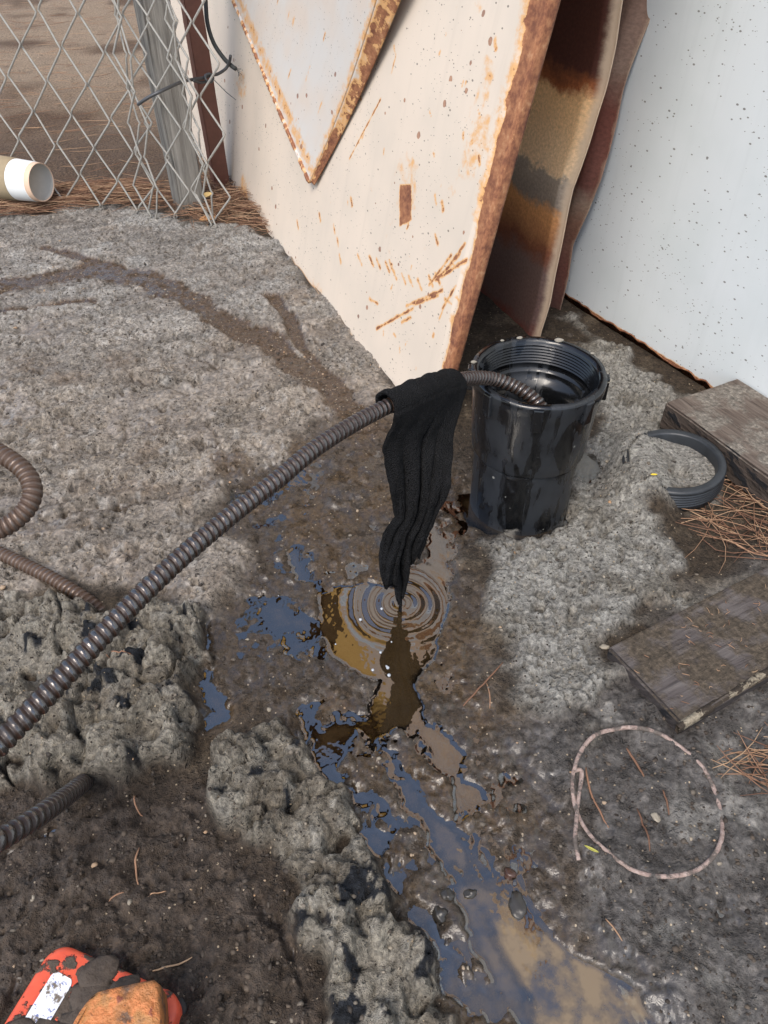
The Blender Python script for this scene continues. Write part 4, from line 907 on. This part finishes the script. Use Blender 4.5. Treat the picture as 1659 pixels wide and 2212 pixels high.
for i, (a__, b__, r_) in enumerate([(.040, .010, .011), (.052, .022, .013), (.048, .040, .010), (.066, .012, .008), (.085, .016, .008), (.036, .050, .009), (.040, .075, .009), (.012, .062, .010)]):
    q = np.array([pa[0], pa[1], zt])+a__*pex+b__*pey; v, f = rock(q, r_, 30+i, (1.2, 1, .25), 3, .8); part('mud_smear', v, f, MUDM, proot)

# ================================================================== LITTER
def needle(c, ang, L, bend, r=.0006, tilt=0., zf=None):
    t = np.linspace(-.5, .5, 5); dx, dy = math.cos(ang), math.sin(ang); px, py = -dy, dx
    P_ = np.stack([c[0]+dx*t*L+px*bend*(t*t*4-.5), c[1]+dy*t*L+py*bend*(t*t*4-.5), c[2]+tilt*t*L], 1)
    if zf is not None: P_[:, 2] = zf+np.maximum(0, tilt*t*L)
    return tube(P_, np.array([.5, 1, 1, .9, .3])*r, 3, cap=False)
def needle_mat(name, a, b, cc):
    m = M(name); v = m.attr('shade'); m.bsdf(m.ramp(v, [(0, a), (.5, b), (1, cc)]), .75, spec=.3); return m.m
NEED = needle_mat('dry_needles', (.10, .050, .032), (.26, .140, .085), (.46, .31, .19))
def needle_heap(name, pts, label):
    lst = []; sh = []
    for c, ang, L, bend, tilt in pts:
        v, f = needle(c, ang, L, bend, .00062, tilt); lst.append((v, f)); s_ = random.random(); sh += [s_]*len(v)
    v, f = merge(lst); o = mk(name, v, f, NEED, attrs={'shade': np.array(sh)}); tag(o, label, 'needles', kind='stuff')
def scatter(poly, n, zmax, ang, spread, Lr, seed, bend=.02):
    r_ = np.random.default_rng(seed); W = gxy(poly); lo = W.min(0); hi = W.max(0); P_ = []
    X_ = r_.uniform(lo[0], hi[0], n*8); Y_ = r_.uniform(lo[1], hi[1], n*8); k_ = poly_sd(X_, Y_, W) < 0; X_ = X_[k_][:n]; Y_ = Y_[k_][:n]
    rr_, _ = relief(X_, Y_)
    return [((x_, y_, max(z_, 0)+r_.uniform(.001, zmax)), r_.normal(ang, spread), r_.uniform(*Lr), r_.normal(0, bend), r_.normal(0, .06)) for x_, y_, z_ in zip(X_, Y_, rr_)]
needle_heap('dry_pine_needles', scatter([(-250, 440), (0, 430), (300, 415), (370, 440), (380, 478), (300, 448), (150, 464), (0, 482), (-300, 500)], 1100, .016, .10, .35, (.05, .15), 1, .010), 'dry brown pine needles drifted along the foot of the fence')
needle_heap('dry_pine_needles', scatter([(380, 455), (450, 405), (500, 415), (545, 465), (600, 515), (560, 506), (480, 494), (420, 500)], 420, .020, -.5, .7, (.05, .12), 2, .014), 'tangled pine needles packed between the posts and the cream sheet')
needle_heap('dry_pine_needles', scatter([(1560, 1040), (1720, 1060), (1740, 1260), (1560, 1215), (1500, 1170), (1470, 1110), (1560, 1100)], 110, .010, -.6, 1.1, (.04, .11), 3, .014), 'brown pine needles heaped below the weathered plank')
needle_heap('dry_pine_needles', scatter([(1560, 1640), (1720, 1620), (1720, 1740), (1600, 1730)], 34, .006, -.3, .5, (.03, .08), 4, .006), 'sparse pine needles on the mud right of the cord loop')
needle_heap('forest_litter', scatter([(-900, -40), (420, -40), (470, 380), (370, 420), (-300, 430)], 800, .006, .25, .5, (.05, .14), 5, .012), 'scattered needle litter on the dirt behind the fence')
def one_needle(a__, b__, label, r=.0011, shade=.55, bend=.15):
    A3 = G(*a__); B3 = G(*b__); q = np.linspace(0, 1, 9)[:, None]; P_ = A3*(1-q)+B3*q; L = np.linalg.norm(B3-A3); nrm = np.array([-(B3-A3)[1], (B3-A3)[0], 0])
    r = r*.72; P_ = P_+nrm*bend*.6*(q*(1-q)*2); rr_, _ = relief(P_[:, 0], P_[:, 1]); P_[:, 2] = np.maximum(rr_, 0)+r*.8
    P_[:, 2] = np.maximum(P_[:, 2], P_[:, 2].mean()*.6); v, f = tube(P_, r*np.array([.6, .9, 1, 1, 1, 1, .9, .8, .5]), 5)
    o = mk('pine_needle', v, f, NEED, attrs={'shade': np.full(len(v), shade)}); tag(o, label, 'needle', 'single pine needles on the mud')
one_needle((1262, 1668), (1312, 1795), 'orange brown needle inside the cord loop near its left side', .0013, .45, -.2)
one_needle((1350, 1625), (1385, 1690), 'short thick red needle near the top inside the cord loop', .0016, .3)
one_needle((1372, 1755), (1398, 1850), 'dark red needle low inside the cord loop', .0012, .15, .1)
one_needle((1425, 1720), (1440, 1770), 'dark needle near the middle of the cord loop', .0012, .15)
one_needle((298, 1728), (312, 1772), 'short bent needle above the long upright one on brown mud', .0010, .55, -.4)
one_needle((308, 1845), (306, 1925), 'long upright needle lying on the brown mud', .0012, .6, -.3)
one_needle((325, 1952), (365, 1938), 'short pale needle pointing right on the brown mud', .0008, .75)
one_needle((238, 1962), (278, 1945), 'short needle left of the pale one on the brown mud', .0009, .55)
one_needle((340, 2115), (420, 2078), 'straw coloured stem beside the orange pedal', .0010, .95, 0)
one_needle((1050, 1480), (1057, 1535), 'upright needle between the puddle and the muddy plank', .0009, .6)
one_needle((1000, 1530), (1085, 1440), 'thin grey twig slanting by the puddle', .0013, .25, 0)
one_needle((250, 1465), (310, 1480), 'reddish needle on the crust above the grey lumps', .0009, .5, .1)
one_needle((1305, 1990), (1340, 2040), 'short needle below the cord loop near the water', .0009, .7)
one_needle((1470, 1100), (1600, 1170), 'long pale needle reaching out from the threaded plug', .0010, .9, .05)
one_needle((1560, 1020), (1650, 1110), 'reddish needle slanting under the weathered plank', .0011, .45, -.1)
one_needle((630, 570), (690, 650), 'pale straw stem lying along the cream sheet foot', .0010, .98, .05)
STONE = simple('wet_brown_stone', (.060, .030, .020), .28, 0, 90, .4, .001); STONE2 = simple('wet_grey_stone', (.036, .032, .027), .30, 0, 90, .4, .001); STONE3 = simple('pale_stone', (.30, .26, .20), .7, 0, 90, .3, .001)
def pebble(u, v, r, mat, label, sq=(1, 1, .75), seed=0):
    q = G(u, v); z_ = max(hz(q[0], q[1]), 0); r = r*.85; vv, ff = rock((0, 0, 0), r, seed, sq, 3, .55); o = mk('pebble', vv, ff, mat); o.location = (q[0], q[1], z_+r*sq[2]*.25); tag(o, label, 'pebble', 'pebbles in the mud')
pebble(1100, 1888, .0062, STONE, 'round reddish brown pebble in the stream', seed=1)
pebble(968, 1940, .0058, STONE2, 'dark pebble at the edge of the grey ridge by the stream', seed=2)
pebble(950, 1980, .0060, STONE2, 'round grey pebble just below the dark one by the stream', seed=3)
pebble(1018, 1930, .0050, STONE2, 'half sunk pebble left of the reddish brown one', (1.3, 1, .6), seed=4)
pebble(1120, 1960, .0070, STONE2, 'oval wet stone breaking the wide silty stream', (1.1, 1.6, .5), seed=5)
pebble(1412, 1778, .0040, STONE3, 'pale cream stone inside the cord loop', (1, 1.2, .6), seed=6)
pebble(1352, 1408, .0045, STONE3, 'cream chip at the corner of the muddy plank', (1.6, 1, .6), seed=7) if False else pebble(1303, 1408, .0032, STONE3, 'cream chip at the corner of the muddy plank', (1.7, 1, .6), seed=7)
LEAFM = simple('dry_leaf', (.46, .24, .10), .7, 0, 80, .35, .0008); YEL = simple('yellow_petal', (.62, .46, .03), .6, 0, 80, .2, .0004)
def leaf(u, v, L, W, ang, mat, name, label, cat, lift=.004, cup=.3):
    q = G(u, v); z_ = max(hz(q[0], q[1]), 0)+lift; a_ = np.linspace(-1, 1, 13); b_ = np.linspace(-1, 1, 7); Aq, Bq = np.meshgrid(a_, b_, indexing='ij'); wv = (1-Aq**2)**.7
    x_ = Aq*L/2; y_ = Bq*W/2*wv; zz = cup*W*(Bq**2)*wv+.15*L*Aq**2*.5; ca, sa = math.cos(ang), math.sin(ang)
    V = np.stack([x_*ca-y_*sa, x_*sa+y_*ca, zz], -1).reshape(-1, 3); o = mk(name, V, grid_faces(13, 7), mat); o.location = (q[0], q[1], z_); tag(o, label, cat)
    sm = o.modifiers.new('t', 'SOLIDIFY'); sm.thickness = .0004
leaf(455, 498, .040, .020, .4, LEAFM, 'dry_leaf', 'curled orange dry leaf at the foot of the wooden post', 'leaf', .010)
leaf(458, 468, .026, .018, 1.2, simple('straw_leaf', (.55, .40, .17), .7), 'dry_leaf', 'small straw coloured leaf caught in the fence end', 'leaf', .024)
leaf(1391, 1096, .0085, .0032, .0, YEL, 'yellow_petal', 'tiny yellow petal on the grey crust by the threaded plug', 'petal', .002)
leaf(1270, 1853, .012, .0025, -.5, simple('green_blade', (.35, .33, .06), .6), 'leaf_blade', 'thin yellow green blade below the cord loop', 'leaf', .002)

pl = bpy.data.objects['plank.001']; lst = []; sh = []; r_ = np.random.default_rng(3)
c_ = G(1313, 1398, .0228); ea = G(1659, 1223, .0228)-c_; eb = G(1463, 1575, .0228)-c_
for i in range(70):
    q = c_+ea*r_.uniform(.03, 1.1)+eb*r_.uniform(.05, .95); v, f = needle(q, r_.uniform(0, 3.14), r_.uniform(.002, .008), r_.normal(0, .001), .0004); lst.append((v, f)); sh += [r_.uniform(.2, 1)]*len(v)
v, f = merge(lst); o = mk('straw_chips', v, f, NEED, pl, attrs={'shade': np.array(sh)}); o['kind'] = 'stuff'

# loose grit and small stones pressed into the surface
def grit_scatter(name, n, seed, smin, smax, label, poly, mat=None):
    r_ = np.random.default_rng(seed); W = gxy(poly); lo = W.min(0); hi = W.max(0)
    X_ = r_.uniform(lo[0], hi[0], n*4); Y_ = lo[1]+(hi[1]-lo[1])*r_.uniform(0, 1, n*4)**1.4; k_ = poly_sd(X_, Y_, W) < 0; X_ = X_[k_][:n]; Y_ = Y_[k_][:n]; R_, z_ = relief(X_, Y_)
    ok = R_ > .0004; X_, Y_, R_ = X_[ok], Y_[ok], R_[ok]
    bm = bmesh.new(); bmesh.ops.create_icosphere(bm, subdivisions=1, radius=1); bv = np.array([q.co[:] for q in bm.verts]); bf = np.array([[q.index for q in t.verts] for t in bm.faces]); bm.free()
    m_ = len(X_); sz = smin+(smax-smin)*r_.uniform(0, 1, m_)**3; jit = 1+r_.normal(0, .22, (m_, len(bv), 1)); sc = r_.uniform(.6, 1.3, (m_, 1, 3))*np.array([1, 1, .75])
    V = bv[None]*jit*sc*sz[:, None, None]+np.stack([X_, Y_, R_+sz*.05], 1)[:, None, :]
    F = (bf[None]+(np.arange(m_)*len(bv))[:, None, None]).reshape(-1, 3); sh = np.repeat(r_.uniform(0, 1, m_), len(bv))
    o = mk(name, V.reshape(-1, 3), F, mat or GRAV, smooth=False, attrs={'shade': sh}); tag(o, label, 'grit', kind='stuff')
m = M('mixed_grit'); v = m.attr('shade'); m.bsdf(m.ramp(v, [(0, (.025, .02, .016)), (.45, (.07, .055, .042)), (.75, (.16, .135, .105)), (.92, (.30, .26, .20)), (1, (.40, .25, .14))]), .7, spec=.4); GRAV = m.m
grit_scatter('loose_grit', 2600, 21, .0006, .0028, 'loose grit and crumbs scattered over the wet ground', [(-100, 500), (560, 520), (860, 830), (1400, 900), (1560, 1250), (1700, 1500), (1700, 2260), (-100, 2260)])
grit_scatter('loose_grit', 900, 22, .0006, .0022, 'sandy grains washed along the brown rill', [(120, 560), (330, 590), (520, 690), (700, 800), (800, 930), (740, 950), (560, 800), (380, 690), (200, 640), (0, 650), (0, 610)])
m = M('mud_crumb'); v = m.attr('shade'); m.bsdf(m.ramp(v, [(0, (.020, .014, .010)), (.5, (.050, .037, .027)), (1, (.105, .080, .058))]), .75, spec=.4); CRUMB = m.m
grit_scatter('mud_crumbs', 1300, 23, .0005, .0024, 'crumbs of dark brown mud around the orange pedal', [(-60, 1720), (300, 1720), (470, 1720), (600, 1860), (680, 2060), (690, 2290), (-60, 2290)], CRUMB)
grit_scatter('mud_crumbs', 900, 24, .0005, .0022, 'crumbs of dark mud round the cord loop', [(1250, 1560), (1700, 1300), (1700, 2290), (1480, 2290), (1260, 1950)], CRUMB)
bub = []
r_ = np.random.default_rng(9)
for (u, v_) in [(957, 1630), (965, 1662), (838, 1690), (845, 1625), (973, 1671), (930, 1680), (970, 1655), (900, 1560), (955, 1525), (985, 1600), (760, 1340), (700, 1500)]:
    q = G(u*.864+r_.normal(0, 6), v_*.864+r_.normal(0, 6)); bub.append(rock((q[0], q[1], .0004), r_.uniform(.0008, .0018), 3, (1, 1, .7), 2, .05))
v, f = merge(bub); o = mk('foam_bubbles', v, f, simple('bubble_film', (.42, .45, .48), .12, 0, 60, .2, .0002, .8)); tag(o, 'small pale bubbles floating on the puddle', 'bubbles', kind='stuff')

# ================================================================== UNSEEN HOUSE (added to give the puddle its amber reflection)
HX0, HX1, HY, HH = -.44, 6.2, 4.45, 6.4
hroot = empty('added_amber_house', (HX0, HY, 0)); tag(hroot, 'amber coloured unseen building added beyond the fence for the puddle reflection', 'building')
m = M('added_house_amber'); P = m.obj(); n = m.noise(P, 6, 4); nf = m.noise(P, 90, 4, .6); m.bsdf(m.mix(n, (.62, .34, .075), (.74, .43, .11)), .9, normal=m.bump(nf, .006, .6)); ADDED_AMBER = m.m
def bxv(x0, x1, y0, y1, z0, z1): return np.array([(x, y, z) for x in (x0, x1) for y in (y0, y1) for z in (z0, z1)]), [(0, 1, 3, 2), (4, 6, 7, 5), (0, 4, 5, 1), (2, 3, 7, 6), (0, 2, 6, 4), (1, 5, 7, 3)]
v, f = bxv(HX0, HX1, HY, HY+4, -.05, HH); part('wall', v, f, ADDED_AMBER, hroot, smooth=False)
ADDED_ROOFM = simple('added_house_brown_roof', (.10, .06, .045), .85, 0, 30, .4, .01); ADDED_TRIM = simple('added_house_dark_trim', (.12, .075, .05), .6)
ADDED_GLASSM = simple('added_house_glass', (.02, .024, .03), .06, 0, 3, .2, .0)
rv = [(HX0-.35, HY-.35, HH-.02), (HX1+.35, HY-.35, HH-.02), (HX1+.35, HY+4.35, HH-.02), (HX0-.35, HY+4.35, HH-.02), (HX0+1.2, HY+2, HH+1.5), (HX1-1.2, HY+2, HH+1.5)]
part('added_house_roof', np.array(rv), [(3, 2, 1, 0), (0, 1, 5, 4), (1, 2, 5), (2, 3, 4, 5), (3, 0, 4)], ADDED_ROOFM, hroot, smooth=False)
for wx in (1.6, 3.2, 4.8):
    for wz in (.95, 3.35):
        fr_v, fr_f = merge([bxv(wx-.06, wx+1.06, HY-.045, HY+.02, wz-.06, wz), bxv(wx-.06, wx+1.06, HY-.045, HY+.02, wz+1.25, wz+1.31), bxv(wx-.06, wx, HY-.045, HY+.02, wz, wz+1.25), bxv(wx+1., wx+1.06, HY-.045, HY+.02, wz, wz+1.25), bxv(wx+.48, wx+.52, HY-.035, HY+.02, wz, wz+1.25)])
        wnd = part('added_house_window', fr_v, fr_f, ADDED_TRIM, hroot, smooth=False); v, f = bxv(wx, wx+1, HY-.012, HY+.01, wz, wz+1.25); mk('added_house_pane', v-np.array(hroot.location), f, ADDED_GLASSM, wnd, smooth=False)
